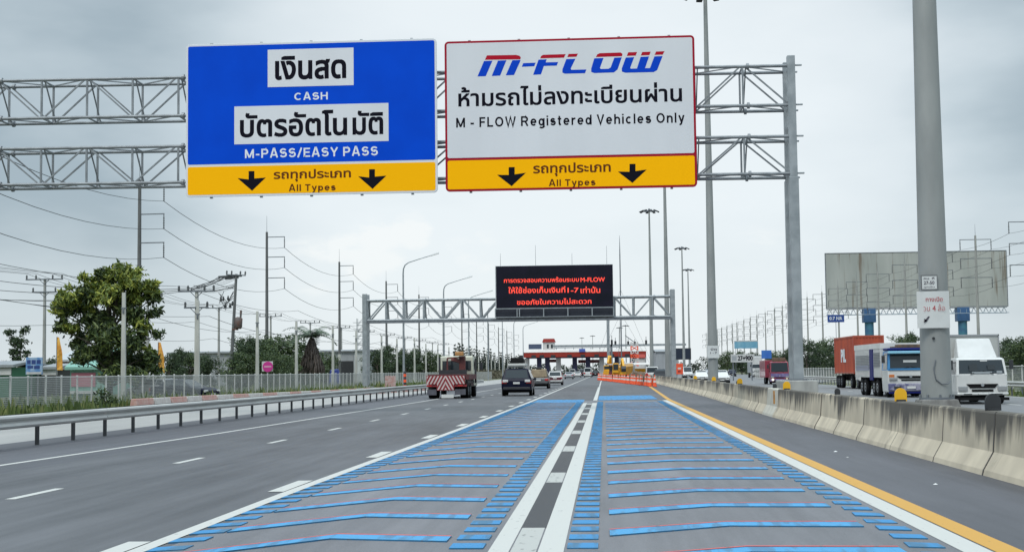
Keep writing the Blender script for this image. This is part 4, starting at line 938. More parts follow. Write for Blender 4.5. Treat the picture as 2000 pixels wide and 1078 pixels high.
tag(hb_.build('hedge', leafmat('dry_hedge_leaves', (0.055, 0.050, 0.032), (0.10, 0.09, 0.055), (0.17, 0.15, 0.09)), fixn=False), 'dry brownish hedge along the fence before the toll plaza', 'hedge', kind='stuff')
def belt(label, x0, x1, Y, h, n, seed, lm):
    b = MB(); R = random.Random(seed); k = int(abs(x1-x0)/7); tops = [(x0+(x1-x0)*(q+R.random())/k, R.uniform(.55, 1.15)*h, R.uniform(4, 7)) for q in range(k)]
    for _ in range(n):
        x, t_, w_ = R.choice(tops); a = R.uniform(-1, 1); leaf(b, Vector((x+a*w_*.7, Y+R.uniform(-4, 4), t_*math.sqrt(max(0, 1-a*a*.8))*R.uniform(.05, 1))), 1.3, R)
    return tag(b.build('distant_trees', lm, fixn=False), label, 'trees', kind='stuff')
belt('distant dark tree belt along the horizon left of the road', -330, -62, 420, 7.5, 9000, 23, L_DARK)
belt('distant dark tree belt along the horizon right of the opposite road', 66, 330, 430, 8.5, 9000, 24, L_DARK)
belt('distant grey-green tree belt behind the toll plaza', -95, 75, 690, 8.0, 7000, 25, L_PINE)
# coconut palm with dead skirt
p = P(608, 735, 165); t = thing('palm_tree', 'coconut palm with drooping fronds and a brown dead skirt near the warehouse', 'palm', (p.x, 165, -.06)); hp = P(608, 655, 165).z
MB().tube([(0, 0, 0), (.1, 0, hp*.6), (0, 0, hp)], [.22, .17, .14], 8).build('trunk', M_BARK, t)
def frond(b, az, up, L, R, w=.85):
    pts = []; d = Vector((cos(az), sin(az), 0)); 
    for i in range(9):
        f = i/8; pts.append(Vector((0, 0, hp)) + d*L*f*(1-.15*f) + Vector((0, 0, up*f*L - .75*L*f*f)))
    for i in range(8):
        for sgn_ in (-1, 1):
            for q in range(2):
                c = pts[i].lerp(pts[i+1], q*.5); sd = Vector((-d.y, d.x, 0))*sgn_; ww = w*(1-(i/8)**2*.7)
                e = c + sd*ww + d*.25 + Vector((0, 0, -.3*ww)); nx = (pts[i+1]-pts[i])*.32
                b.add([c, c+nx, e+nx*.2, e], [(0, 1, 2, 3)])
b = MB(); R = random.Random(4)
for k in range(15): frond(b, k*.42+R.uniform(-.2, .2), R.uniform(.35, 1.1), R.uniform(3.0, 4.2), R)
b.build('fronds', L_PALM, t, fixn=False)
b = MB()
for k in range(420):
    a = R.uniform(0, 6.28); f = R.random(); rr = .25+1.25*f*R.uniform(.6, 1); c = Vector((rr*cos(a), rr*sin(a), hp-.2-3.3*f)); b.add([c, c+Vector((.12, .05, -.1)), c+Vector((.2*cos(a), .2*sin(a), -1.0)), c+Vector((-.08, 0, -.9))], [(0, 1, 2, 3)])
b.build('dead_skirt', leafmat('dead_palm_leaves', (0.035, 0.026, 0.022), (0.075, 0.058, 0.048), (0.12, 0.095, 0.08)), t, fixn=False)
# weeds clump by the fence
t = tree('shrub', 'leafy weed clump growing through the mesh fence on the left', (G(190, 800).x+.3, G(190, 800).y, -.06), 61, .5, [(-.3, 0, .3, .4), (.3, 0, .4, .45), (0, .1, .8, .35)], 500, .2, L_MID, .03, None, 'shrub')
# ================================================================== BUILDINGS AND SIGNS LEFT AND RIGHT
M_ROOFG = mat('grey_sheet_roof', (0.30, 0.32, 0.33), .5, .2, col2=(0.24, 0.25, 0.26), scale=1)
M_WALLG = mat('grey_sheet_wall', (0.34, 0.355, 0.37), .6, col2=(0.28, 0.29, 0.30), scale=.6, stretch=(1, 1, .3))
def shed(name, label, u0, u1, vtop, Y, depth, wall, roof, pitch=.12, base=-.06, doors=()):
    a, c = P(u0, vtop, Y), P(u1, vtop, Y); w = c.x-a.x; h = a.z
    t = thing(name, label, 'building', (a.x, Y, base)); h -= base
    b = MB(); b.box(0, w, 0, depth, 0, h-.25)
    n = max(4, int(w/1.2))
    for i in range(n): b.box(w*(i+.5)/n-.05, w*(i+.5)/n+.05, -.05, 0.0, 0, h-.28)
    b.build('wall', wall, t)
    b = MB(); b.prism([(-.4, h-.25), (depth*.5, h-.25+depth*.5*pitch), (depth+.4, h-.25), (depth+.4, h-.1), (depth*.5, h-.05+depth*.5*pitch), (-.4, h-.02)], 'x', -.3, w+.3); b.build('roof', roof, t)
    for k, (f, ww, hh, mm) in enumerate(doors): MB().box(w*f-ww/2, w*f+ww/2, -.08, -.052, 0, hh).build('door', mm, t)
    return t, w, h
shed('warehouse', 'long grey warehouse roof between the big tree and the dense trees', 330, 455, 688, 230, 24, M_WALLG, M_ROOFG, .03)
M_WALLP = mat('pale_wall', (0.50, 0.52, 0.52), .7, col2=(0.43, 0.45, 0.45), scale=1)
shed('warehouse', 'grey warehouse with a pale end wall behind the palm', 606, 697, 685, 260, 30, M_WALLG, M_ROOFG, .03, doors=[(.75, 3, 4, M_DARK)])
shed('storage_block', 'pale flat building beside the left post of the second gantry', 692, 722, 683, 255, 8, M_WALLP, M_ROOFG, .02)
MG = mat('mint_wall', (0.22, 0.42, 0.34), .7, col2=(0.17, 0.35, 0.28), scale=2); MW = mat('white_wall', (0.55, 0.55, 0.54), .7, col2=(0.45, 0.45, 0.44), scale=2)
t, w, h = shed('shop_house', 'mint green low house with a pink shutter under the big tree', 137, 204, 716, 112, 9, MG, mat('mint_roof', (0.20, 0.40, 0.33), .6, col2=(.16, .32, .26), scale=1), .35)
b = MB(); b.box(w*.05, w*.75, -.1, -.055, .9, 2.0); b.build('shutter', mat('pink_shutter', (0.42, 0.14, 0.18), .6, col2=(.34, .12, .15), scale=3, stretch=(1, 1, 8)), t)
b = MB(); b.box(w*.05, w*.8, -.4, -.055, .35, .55); b.build('white_bench', MW, t)
t, w, h = shed('shop_house', 'low building with a white fascia and green wall at the left edge', -30, 23, 712, 120, 8, mat('green_wall', (0.03, 0.14, 0.07), .7), M_ROOFG, .1)
MB().box(0, w, -.2, -.06, h-.9, h-.3).build('fascia', MW, t)
t, w, h = shed('shop_house', 'low dark shop with a white fascia beside the orange flag', 83, 113, 716, 125, 7, mat('dark_wall', (0.05, 0.05, 0.05), .8), M_ROOFG, .1)
MB().box(0, w, -.2, -.06, h-.75, h-.25).build('fascia', MW, t)
shed('shop_house', 'pinkish gabled house between the orange flag and the big tree', 116, 150, 702, 170, 9, mat('pink_wall', (0.38, 0.27, 0.27), .8, col2=(.3, .22, .22), scale=2), mat('pale_roof', (0.40, 0.42, 0.44), .6), .25)
# banner sign on a post, flags, round sign
def postsign(name, label, u0, v0, u1, v1, Y, m, cat='sign', legs=(.3, .7), extra=None):
    a, c = P(u0, v0, Y), P(u1, v1, Y); w, h = c.x-a.x, a.z-c.z; t = thing(name, label, cat, (a.x, Y, -.06)); z = c.z+.06
    MB().box(0, w, -.05, .05, z, z+h).build('panel', m, t, bevel=.01)
    for f in legs: MB().box(w*f-.05, w*f+.05, .052, .15, 0, z+h*.8).build('leg', M_GALVD, t)
    return t, w, h, z
M_BAN = mat('banner_blue', (0.10, 0.24, 0.50), .6, col2=(0.30, 0.42, 0.58), scale=1.4, pos=(.45, .55))
t, w, h, z = postsign('banner_sign', 'blue and white picture banner on legs behind the left end of the fence', 51, 698, 83, 731, 100, M_BAN)
b = MB()
for x0_, x1_, z0_, z1_ in ((.08, .3, .62, .85), (.35, .6, .6, .85), (.66, .9, .62, .85), (.1, .45, .36, .52), (.5, .85, .33, .52)): b.box(w*x0_, w*x1_, -.06, -.052, z+h*z0_, z+h*z1_)
b.build('dark_shapes', mat('banner_dark', (0.02, 0.05, 0.20), .6), t); MB().box(w*.05, w*.95, -.06, -.052, z+.02, z+h*.15).build('white_strip', MW, t)
def flag(label, u0, v0, u1, v1, Y):
    a, c = P(u0, v0, Y), P(u1, v1, Y); t = thing('feather_flag', label, 'flag', (a.x, Y, -.06)); w = c.x-a.x; h = a.z+.06; hb = c.z+.06
    MB().tube([(0, 0, 0), (0, 0, h)], .03, 6).build('pole', M_GALVD, t)
    b = MB(); n = 8; vs = []
    for i in range(n+1):
        f = i/n; zz = hb+(h-hb)*f; ww = w*(1-.65*max(0, f-.55)/.45)
        for yy in (-.012, .012): vs += [(.03, yy, zz), (.03+ww*.5, yy+.10*sin(f*7), zz-.02), (.03+ww, yy+.05*cos(f*5), zz-.04)]
    fs = []
    for i in range(n):
        for k in (0, 1): fs.append((i*6+k, i*6+k+1, i*6+6+k+1, i*6+6+k)); fs.append((i*6+3+k, i*6+9+k, i*6+9+k+1, i*6+3+k+1))
        fs.append((i*6+2, i*6+5, i*6+11, i*6+8)); fs.append((i*6, i*6+6, i*6+9, i*6+3))
    b.add(vs, fs); b.build('cloth', mat('flag_orange', (0.62, 0.24, 0.03), .7, col2=(0.72, 0.42, 0.08), scale=.9, pos=(.45, .6)), t)
flag('orange feather flag left of the big tree', 111, 658, 121, 722, 105)
flag('orange feather flag right of the big tree', 309, 668, 320, 728, 105)
p = P(522, 716, 128); t = thing('round_sign', 'magenta round sign on a white board behind the fence', 'sign', (p.x, 128, -.06))
MB().box(-.5, .5, .03, .09, p.z-.35, p.z+.55).build('board', MW, t); MB().lathe([(.47, -.03), (.47, .028)], 24, (.05, 0, p.z+.06), 'y').build('disc', mat('magenta', (0.50, 0.03, 0.24), .5), t)
MB().box(-.28, .38, -.045, -.032, p.z+.0, p.z+.14).build('pale_bar', mat('pink_bar', (0.6, 0.3, 0.42), .5), t); MB().box(-.04, .04, .09, .16, 0, p.z).build('leg', M_GALVD, t)
p = P(640, 735, 150); t = thing('blue_tarp', 'blue tarpaulin over a heap behind the fence near the palm', 'tarpaulin', (P(653, 735, 170).x, 170, -.06))
MB().hexa([(-.7, -.5, 0), (.7, -.5, 0), (.7, .9, 0), (-.7, .9, 0), (-.5, -.2, 2.15), (.55, -.1, 2.3), (.5, .6, 2.2), (-.5, .6, 2.1)]).build('cover', mat('tarp_blue', (0.03, 0.06, 0.32), .5, col2=(.02, .04, .22), scale=2), t, bevel=.15)
p = G(875*.42+0, 720+100*.42)
postsign('warning_board', 'faded red and white board on the mesh fence before the striped truck', 752, 734, 773, 755, 158, mat('faded_red_board', (0.42, 0.20, 0.18), .7, col2=(.5, .42, .4), scale=3, stretch=(1, 1, 3)), legs=(.15, .85))
# parked cars seen through the left fence
# ------------------------------------------------------------------ billboard on the right
BY = 356.0; a, c = P(1612, 496, BY), P(1968, 597, BY); w, h = c.x-a.x, a.z-c.z
t = thing('billboard', 'huge blank grey weathered billboard on two blue columns on the right', 'billboard', (a.x, BY, 0))
mbb = mat('weathered_board', (0.40, 0.41, 0.385), .7, col2=(0.31, 0.325, 0.305), scale=.22, stretch=(1, 1, .25))
def drips(m, dark, sc, st, lo, hi, amt):
    tt, b = nodes_of(m); L = tt.links.new; base = b.inputs['Base Color'].links[0].from_socket; cc = tt.nodes.new('ShaderNodeTexCoord'); mp = tt.nodes.new('ShaderNodeMapping'); mp.inputs['Scale'].default_value = st; L(cc.outputs['Object'], mp.inputs[0])
    n = tt.nodes.new('ShaderNodeTexNoise'); n.inputs['Scale'].default_value = sc; n.inputs['Detail'].default_value = 6; L(mp.outputs[0], n.inputs[0]); r = tt.nodes.new('ShaderNodeMapRange'); L(n.outputs[0], r.inputs[0]); r.inputs[1].default_value = lo; r.inputs[2].default_value = hi; r.inputs[4].default_value = amt
    mx = tt.nodes.new('ShaderNodeMix'); mx.data_type = 'RGBA'; L(r.outputs[0], mx.inputs[0]); L(base, mx.inputs[6]); mx.inputs[7].default_value = (*dark, 1); L(mx.outputs[2], b.inputs['Base Color'])
drips(mbb, (0.14, 0.10, 0.065), 1.0, (1.0, 1, .06), .57, .68, .8)
MB().box(0, w, -.1, .35, c.z, c.z+h).build('panel', mbb, t)
b = MB(); b.box(-.15, w+.15, -.16, .4, c.z+h, c.z+h+.18); b.box(-.15, w+.15, -.16, .4, c.z-.16, c.z)
for x in (-.15, w): b.box(x, x+.15, -.16, .4, c.z, c.z+h)
b.build('edge_trim', M_GALVD, t)
b = MB(); b.bar((0, -1.2, c.z-1.7), (w, -1.2, c.z-1.7), .14); b.bar((0, .6, c.z-1.7), (w, .6, c.z-1.7), .18); b.bar((0, .6, c.z-.3), (w, .6, c.z-.3), .18)
n = 30
for i in range(n):
    x = w*i/n; b.bar((x, .6, c.z-1.7), (x+w/n/2, .6, c.z-.3), .12); b.bar((x+w/n/2, .6, c.z-.3), (x+w/n, .6, c.z-1.7), .12); b.bar((x, .6, c.z-1.7), (x, -1.2, c.z-1.7), .1); b.bar((x, -1.2, c.z-1.7), (x, -1.2, c.z-.7), .08)
b.build('catwalk_truss', mat('catwalk_grey_blue', (0.30, 0.36, 0.42), .5), t)
for u in (1699, 1882):
    x = P(u, 620, BY).x-a.x
    b = MB(); b.lathe([(1.1, 0), (1.1, c.z-2.6)], 14, (x, 1.2, 0)); b.build('column', mat('teal_column', (0.05, 0.20, 0.25), .5, col2=(0.04, .12, .22), scale=.8), t)
    b = MB(); b.box(x-1.5, x+1.5, -.2, 2.6, c.z-3.6, c.z-.2); b.build('column_head', mat('blue_steel', (0.04, 0.11, 0.24), .5), t, bevel=.1)
x = P(1632, 621, BY-30)
t, w, h, z = postsign('direction_sign', 'small blue direction sign hanging below the left end of the billboard', 1616, 615, 1649, 629, BY-20, mat('sign_navy', (0.02, 0.06, 0.25), .5), legs=(.5,))
lettering('0.7 NR', w*.12, w*.88, z+h*.3, z+h*.75, -.06, M_SLET, t, .02)
# 27+900 kilometre board, far blue direction sign, small ones
KY = 205.0; a, c = P(1427, 692, KY), P(1473, 707, KY); w, h = c.x-a.x, a.z-c.z; t = thing('kilometre_board', 'white kilometre board reading 27+900 over the opposite road', 'sign', (a.x, KY, 0))
MB().box(0, w, -.05, .05, c.z, c.z+h).build('panel', MW, t, bevel=.02); lettering('27+900', w*.30, w*.94, c.z+h*.2, c.z+h*.82, -.06, M_STXT, t, .04)
MB().box(w*.05, w*.25, -.06, -.052, c.z+h*.2, c.z+h*.8).build('grey_patch', M_WALLG, t)
for f in (.1, .9): MB().box(w*f-.08, w*f+.08, .052, .2, 0, c.z+h).build('leg', M_GALVD, t)
t, w, h, z = postsign('direction_sign', 'pale blue direction sign far over the opposite road', 1434, 665, 1480, 680, 380, mat('far_blue', (0.10, 0.30, 0.44), .5, col2=(0.22, .42, .52), scale=.5), legs=(.05, .95))
MB().box(0, w, -.08, -.052, z+h*.86, z+h).build('white_border', MW, t)
postsign('direction_sign', 'small bright blue sign beside the white truck cab', 1487, 684, 1507, 700, 260, mat('bright_blue', (0.03, 0.12, 0.45), .5, col2=(.06, .2, .5), scale=.6), legs=(.5,))
VYB = 300; t, w, h, z = postsign('message_screen', 'dark blank two-part screen right of the second gantry post', 1317, 680, 1350, 702, VYB, M_DARK, 'message screen', legs=(.06, .94))
MB().box(w*.05, w*.46, -.09, -.052, z+h*.08, z+h*.92).build('screen', mat('screen_navy', (0.012, 0.02, 0.04), .4), t); MB().box(w*.54, w*.95, -.09, -.052, z+h*.08, z+h*.92).build('screen', mat('screen_navy', (0, 0, 0)), t)
p = P(1213, 690, 250)
shed('depot', 'large grey shed beyond the roadworks right of the toll canopy', 1281, 1325, 686, 460, 30, M_WALLG, M_ROOFG, .06)

# ================================================================== TOLL PLAZA
QY = 520.0
tp = thing('toll_plaza', 'wide toll plaza with a red-banded white canopy across the whole road ahead', 'toll plaza', (0, QY, 0))
MRB = mat('toll_red', (0.34, 0.05, 0.032), .6, col2=(0.26, 0.035, 0.03), scale=.15, spec=.1); MWB = mat('toll_white', (0.62, 0.60, 0.58), .5, col2=(.54, .52, .50), scale=.2); MNV = mat('toll_navy', (0.03, 0.03, 0.08), .5)
x0, x1 = P(1022, 690, QY).x, P(1262, 690, QY).x; zr0, zr1, zw = P(1100, 697, QY).z, P(1100, 687.5, QY).z, P(1100, 682.5, QY).z
MB().box(x0, x1, -.2, 14, zr0, zr1).build('red_fascia', MRB, tp); MB().hexa([(x0, -.3, zr1), (x1, -.3, zr1), (x1, 14.1, zr1), (x0, 14.1, zr1), (x0+1.5, .3, zw), (x1, .3, zw), (x1, 13, zw), (x0+1.5, 13, zw)]).build('white_roof', MWB, tp)
MB().box(x0+1, x1, .2, 13.5, zr0-.35, zr0-.02).build('soffit', MNV, tp)
zz = P(1100, 678, QY).z; b = MB(); b.box(P(1083, 680, QY).x, P(1210, 680, QY).x, 4, 4.4, zz-.25, zz); 
for k in range(8): b.box(P(1086+k*17, 680, QY).x-.1, P(1086+k*17, 680, QY).x+.1, 4, 4.3, zw, zz-.25)
b.build('roof_railing', M_GALVD, tp)
a, c = P(1060, 668, QY), P(1083, 682.5, QY); b = MB(); b.box(a.x, c.x, 2, 7, zw-.2, a.z); b.build('roof_tower', MWB, tp)
b = MB(); b.hexa([(a.x-.3, 1.6, a.z), (c.x+.3, 1.6, a.z), (c.x+.3, 7.4, a.z), (a.x-.3, 7.4, a.z), (a.x+.2, 2, P(1070, 661, QY).z), (c.x-.2, 2, P(1070, 661, QY).z), (c.x-.2, 7, P(1070, 661, QY).z), (a.x+.2, 7, P(1070, 661, QY).z)]); b.build('tower_roof', MRB, tp)
for u in (1069.5, 1077.5): q = P(u, 676, QY); MB().box(q.x-.35, q.x+.35, 1.95, 1.99, q.z-.7, q.z+.7).build('window', M_GLASS, tp)
a, c = P(1032, 672, QY), P(1057.5, 681.5, QY); MB().box(a.x, c.x, 1.0, 1.5, c.z, a.z).build('roof_screen', mat('slate_screen', (0.07, 0.09, 0.15), .5), tp)
q0, q1 = P(1131, 681, QY), P(1143, 687, QY); MB().box(q0.x, q1.x, -.6, -.32, q1.z, q0.z).build('blue_lane_sign', mat('lane_sign_blue', (0.06, 0.11, 0.40), .5), tp)
bc = MB()
for k, u in enumerate((1028, 1052, 1068, 1090, 1122, 1148, 1175, 1205, 1235, 1258)):
    x = P(u, 700, QY).x; MB().box(x-.85, x+.85, 4, 5.6, 0, zr0-.3).build('column', MNV if k % 3 else MWB, tp)
    bt = MB(); bt.box(x-.7, x+.7, 6, 9, .3, 3.0); o = bt.build('booth', MWB, tp); MB().box(x-.62, x+.62, 5.95, 5.99, 1.3, 2.6).build('booth_window', M_GLASS, o)
    MB().box(x-1.1, x+1.1, -3, 12, -.01, .3).build('island', MWB, tp)
    MB().cbox((x-1.8, -.22, zr0+.35), (1.6, .3, .9)).build('lane_lights', M_DARK, tp)
for u0, u1, vv in ((1068, 1090, 701), (1128, 1180, 702)):
    a, c = P(u0, vv, QY), P(u1, vv+6, QY); MB().box(a.x, c.x, 12.0, 12.4, c.z, a.z).build('rear_sign', mat('dull_red_sign', (0.32, 0.10, 0.10), .6), tp)
# small red-roofed office right of the plaza
shed('toll_office', 'small building with a red roof right of the toll canopy', 1240, 1259, 698, 480, 8, MWB, MRB, .3)
# gantry over the approach to the plaza
AY = 350.0; g = thing('lane_gantry', 'plain T-shaped lane gantry with a grey column before the toll canopy', 'gantry', (0, AY, 0)); cx = P(1190, 690, AY).x; zb = P(1190, 676.5, AY).z; zt = P(1190, 672.5, AY).z
MB().box(cx-.55, cx+.15, -.4, .4, 0, P(1190, 622, AY).z).build('column', M_GALV, g, bevel=.05); MB().box(cx+.25, cx+.8, -.3, .3, 0, zt).build('column', M_GALVD, g, bevel=.05)
MB().box(P(1080, 675, AY).x, P(1340, 675, AY).x, -.3, .3, zb, zt).build('beam', M_GALV, g)
b = MB()
for u, hh in ((1195, 2.2), (1202, 1.6), (1227, 1.4), (1240, 1.2), (1262, 1.8)): x = P(u, 675, AY).x; b.box(x-.25, x+.25, -.4, .2, zt, zt+hh*.5); b.box(x-.06, x+.06, -.1, .1, zt, zt+hh)
b.build('cameras', M_DARK, g)

# ================================================================== VEHICLES
def wheel(parent, x, y, r, w, rim=M_CHROME, dual=False):
    ww = w*(2.1 if dual else 1); s = 1 if x > 0 else -1; x0 = x-ww/2
    o = MB().lathe([(r*.55, 0), (r*.93, 0), (r, ww*.12), (r, ww*.88), (r*.93, ww), (r*.55, ww)], 20, (0, 0, 0), 'x').build('wheel', M_BLACK, parent); o.location = (x0, y, r)
    z = ww if s > 0 else 0
    b = MB(); b.lathe([(r*.56, z-.005*s), (r*.50, z+.012*s), (r*.2, z-.02*s), (r*.12, z+.01*s)], 16, (0, 0, 0), 'x'); q = b.build('rim', rim, o); return o
def ringpts(r):
    y, zb, zbelt, zt, w, wt = r; return [(-w*.92, y, zb), (-w, y, zb+.16), (-w*1.0, y, zbelt), (-wt, y, zt), (wt, y, zt), (w, y, zbelt), (w, y, zb+.16), (w*.92, y, zb)]
def gquad(b, a, c, d, e, iu=.06, iv=.10, off=.006):
    a, c, d, e = map(Vector, (a, c, d, e)); f = lambda u, v: (a*(1-u)+c*u)*(1-v)+(e*(1-u)+d*u)*v
    n = (c-a).cross(e-a).normalized(); 
    ctr = (a+c+d+e)/4
    if n.dot(Vector((ctr.x, ctr.y*.5, .3))) < 0: n = -n
    b.add([f(iu, iv)+n*off, f(1-iu, iv)+n*off, f(1-iu, 1-iv)+n*off, f(iu, 1-iv)+n*off], [(0, 1, 2, 3)])
STY = {  # y from the rear bumper as a share of length, sill, belt, top, half width share, top half-width share; height share of H
 'suv':   [(0, .46, .95, 1.0, .93, .84), (.012, .36, 1.06, 1.12, 1, .86), (.075, .34, 1.08, -.05, 1, .74), (.20, .34, 1.08, -.0, 1, .74), (.50, .34, 1.06, -.01, 1, .74), (.70, .34, 1.06, 1.10, 1, .84), (.94, .38, .90, .97, .97, .80), (1, .45, .72, .78, .88, .74)],
 'sedan': [(0, .42, .78, .84, .92, .82), (.015, .34, .92, .98, 1, .84), (.14, .30, .95, 1.01, 1, .82), (.27, .30, .95, -.03, 1, .70), (.38, .30, .95, -.0, 1, .70), (.54, .30, .94, -.02, 1, .70), (.73, .30, .92, .96, 1, .82), (.94, .34, .78, .84, .96, .78), (1, .40, .64, .70, .86, .72)],
 'hatch': [(0, .44, .88, .92, .92, .84), (.015, .34, .98, 1.02, 1, .85), (.10, .32, 1.0, -.04, 1, .74), (.24, .32, 1.0, 0, 1, .74), (.52, .32, .98, -.02, 1, .74), (.74, .32, .96, 1.0, 1, .82), (.95, .36, .82, .88, .96, .78), (1, .42, .68, .74, .86, .72)],
 'van':   [(0, .48, 1.05, 1.10, .95, .88), (.01, .36, 1.15, 1.2, 1, .90), (.04, .34, 1.2, -.04, 1, .82), (.15, .34, 1.2, 0, 1, .82), (.72, .34, 1.15, -.03, 1, .82), (.86, .34, 1.1, 1.15, 1, .86), (.97, .38, .9, .98, .97, .8), (1, .45, .7, .78, .9, .75)],
 'cab':   [(0, .55, .88, .92, .96, .90), (.01, .50, .98, 1.02, 1, .92), (.34, .45, 1.0, 1.04, 1, .90), (.37, .40, 1.02, -.02, 1, .72), (.46, .36, 1.02, 0, 1, .72), (.58, .36, 1.02, -.02, 1, .72), (.74, .36, 1.0, 1.05, 1, .84), (.95, .40, .9, .98, .97, .8), (1, .46, .72, .8, .88, .75)]}
def car(name, label, cat, loc, rz, L, W, H, style, paint, group='cars on the road', plate=True):
    t = thing(name, label, cat, loc, rz, group); rings = [(-L/2+L*s, zb, zl, (zt if zt > .3 else H+zt), W/2*w, W/2*wt) for s, zb, zl, zt, w, wt in STY[style]]
    b = MB(); R = [ringpts(r) for r in rings]; n = 8; vs = [p for r in R for p in r]; fs = []
    for i in range(len(R)-1): fs += [(i*n+k, i*n+(k+1) % n, (i+1)*n+(k+1) % n, (i+1)*n+k) for k in range(n)]
    fs += [tuple(range(n)), tuple((len(R)-1)*n+k for k in range(n))]
    b.add(vs, fs); b.build('body', paint, t, bevel=.045, seg=3)
    g = {'rear': MB(), 'front': MB(), 'side': MB()}
    for i in range(len(R)-1):
        lo = [rings[i][3] < H*.8, rings[i+1][3] < H*.8]
        if lo == [True, False]: gquad(g['rear'], R[i][3], R[i][4], R[i+1][4], R[i+1][3], .05, .10)
        if lo == [False, True]: gquad(g['front'], R[i][3], R[i][4], R[i+1][4], R[i+1][3], .04, .06)
        if lo == [False, False] or lo == [False, True] or (lo == [True, False] and style != 'sedan'):
            for s_ in ((2, 3), (5, 4)):
                a, c = R[i][s_[0]], R[i+1][s_[0]]; e, d = R[i][s_[1]], R[i+1][s_[1]]
                if lo == [False, True]: d = tuple(Vector(c)+Vector((0, -.10, .06))); 
                if lo[0]: e = tuple(Vector(a)+Vector((0, .05, .05)))
                gquad(g['side'], a, c, d, e, .05, .14, .008)
    for k, nm in (('rear', 'rear_window'), ('front', 'windscreen'), ('side', 'side_windows')):
        if g[k].v: g[k].build(nm, M_GLASS, t)
    zl = rings[1][2]
    for s in (-1, 1):
        MB().cbox((s*W*.40, -L/2+.02, zl-.14), (W*.17, .10, .20 if style != 'van' else .4)).build('tail_light', M_RED, t, bevel=.02)
        MB().cbox((s*W*.36, L/2-.06, .66 if style != 'suv' else .76), (W*.20, .12, .15)).build('headlight', M_LAMP, t, bevel=.03)
        MB().cbox((s*(W/2+.08), L*.19, H*.60), (.17, .10, .13)).build('mirror', paint, t, bevel=.03)
        wr = .33 if style not in ('suv', 'cab', 'van') else .37
        for f in (-.30, .315):
            MB().lathe([(wr+.07, 0), (wr+.07, .012)], 20, (s*(W/2-.004)-(.006), L*f, wr+.01), 'x').build('wheel_arch', M_DARK, t)
            wheel(t, s*(W/2-.10), L*f, wr, .22)
    MB().cbox((0, -L/2-.0, .50), (W*.9, .14, .17)).build('rear_bumper', M_DARK if style in ('suv', 'cab') else paint, t, bevel=.03)
    b = MB(); b.cbox((0, L/2-.02, .40), (W*.82, .12, .16)); b.cbox((0, L/2-.03, .60), (W*.42, .10, .10)); b.build('grille', M_DARK, t, bevel=.02)
    MB().cbox((0, -L/2-.05, .80 if style != 'suv' else .86), (.44, .03, .13)).build('number_plate', M_PLATE, t); MB().cbox((0, L/2+.05, .46), (.44, .03, .12)).build('number_plate', M_PLATE, t)
    MB().box(-W*.42, W*.42, -L*.44, L*.44, .22, .40).build('underbody', M_BLACK, t)
    return t
def paint(name, c, metal=.25): return mat('paint_'+name, c, .34, metal, col2=tuple(x*.88 for x in c), scale=1.2, coat=.25 if max(c) > .1 else 0, spec=.4 if max(c) > .1 else .18)
PN, PG, PW, PS, PK = paint('navy', (0.004, 0.006, 0.022), 0.0), paint('grey', (0.14, 0.145, 0.15)), paint('white', (0.62, 0.62, 0.61), 0), paint('silver', (0.36, 0.37, 0.39)), paint('black', (0.015, 0.015, 0.018))
q = G(1009, 773); suv = car('suv', 'dark navy suv with a black roof box, seen from behind', 'car', (q.x, q.y+2.3, 0), 0, 4.6, 2.02, 1.84, 'suv', PN)
b = MB(); b.box(-.55, .55, -1.6, .4, 1.90, 1.95); 
for x in (-.62, .62): b.bar((x, -1.7, 1.93), (x, .6, 1.93), .05)
b.build('roof_rack', PS, suv); MB().box(-.60, .60, -1.75, .35, 1.97, 2.16).build('pale_luggage', mat('pale_bag', (0.5, 0.5, 0.48), .7), suv, bevel=.05); MB().hexa([(-.46, -1.7, 2.17), (.46, -1.7, 2.17), (.46, .4, 2.17), (-.46, .4, 2.17), (-.42, -1.6, 2.56), (.42, -1.6, 2.56), (.42, .1, 2.50), (-.42, .1, 2.50)]).build('roof_box', M_BLACK, suv, bevel=.05)
for s in (-1, 1): MB().cbox((s*.74, -2.36, 1.0), (.36, .10, .17)).build('pale_lamp', M_LAMP, suv, bevel=.02)
q = G(1052, 759); pk = car('pickup', 'grey pickup truck carrying a tan load, half hidden behind the navy suv', 'pickup', (q.x, q.y+2.6, 0), 0, 5.2, 1.86, 1.72, 'cab', PG)
MB().hexa([(-.80, -2.3, 1.05), (.80, -2.3, 1.05), (.80, -.7, 1.05), (-.80, -.7, 1.05), (-.66, -2.2, 1.78), (.66, -2.2, 1.78), (.70, -.8, 1.85), (-.70, -.8, 1.85)]).build('tan_load', mat('tan_canvas', (0.30, 0.235, 0.15), .8, col2=(.20, .15, .10), scale=3), pk, bevel=.06)
MB().box(-.25, .25, -2.0, -1.0, 1.84, 2.0).build('dark_bundle', M_DARK, pk, bevel=.04)
q = G(1084, 752); hb = car('hatchback', 'white car with large red tail lights ahead of the grey pickup', 'car', (q.x, q.y+2.1, 0), 0, 4.2, 1.75, 1.62, 'hatch', PW)
MB().box(-.72, .72, -2.155, -2.12, .48, .92).build('dark_tailgate', mat('maroon_panel', (0.10, 0.02, 0.03), .4), hb)
q = G(1111, 740); car('sedan', 'silver sedan far ahead, just left of the white lane line', 'car', (q.x, q.y+2.2, 0), 0, 4.5, 1.8, 1.46, 'sedan', PS)
q = G(1128, 737); car('sedan', 'tiny white sedan farther ahead than the silver one, before the toll canopy', 'car', (q.x, q.y+2.2, 0), 0, 4.5, 1.8, 1.5, 'sedan', PW)
q = G(1148, 736.5); car('passenger_van', 'white high-roofed passenger van far ahead left of the cones', 'van', (q.x, q.y+2.5, 0), 0, 5.3, 1.95, 2.45, 'van', PW)
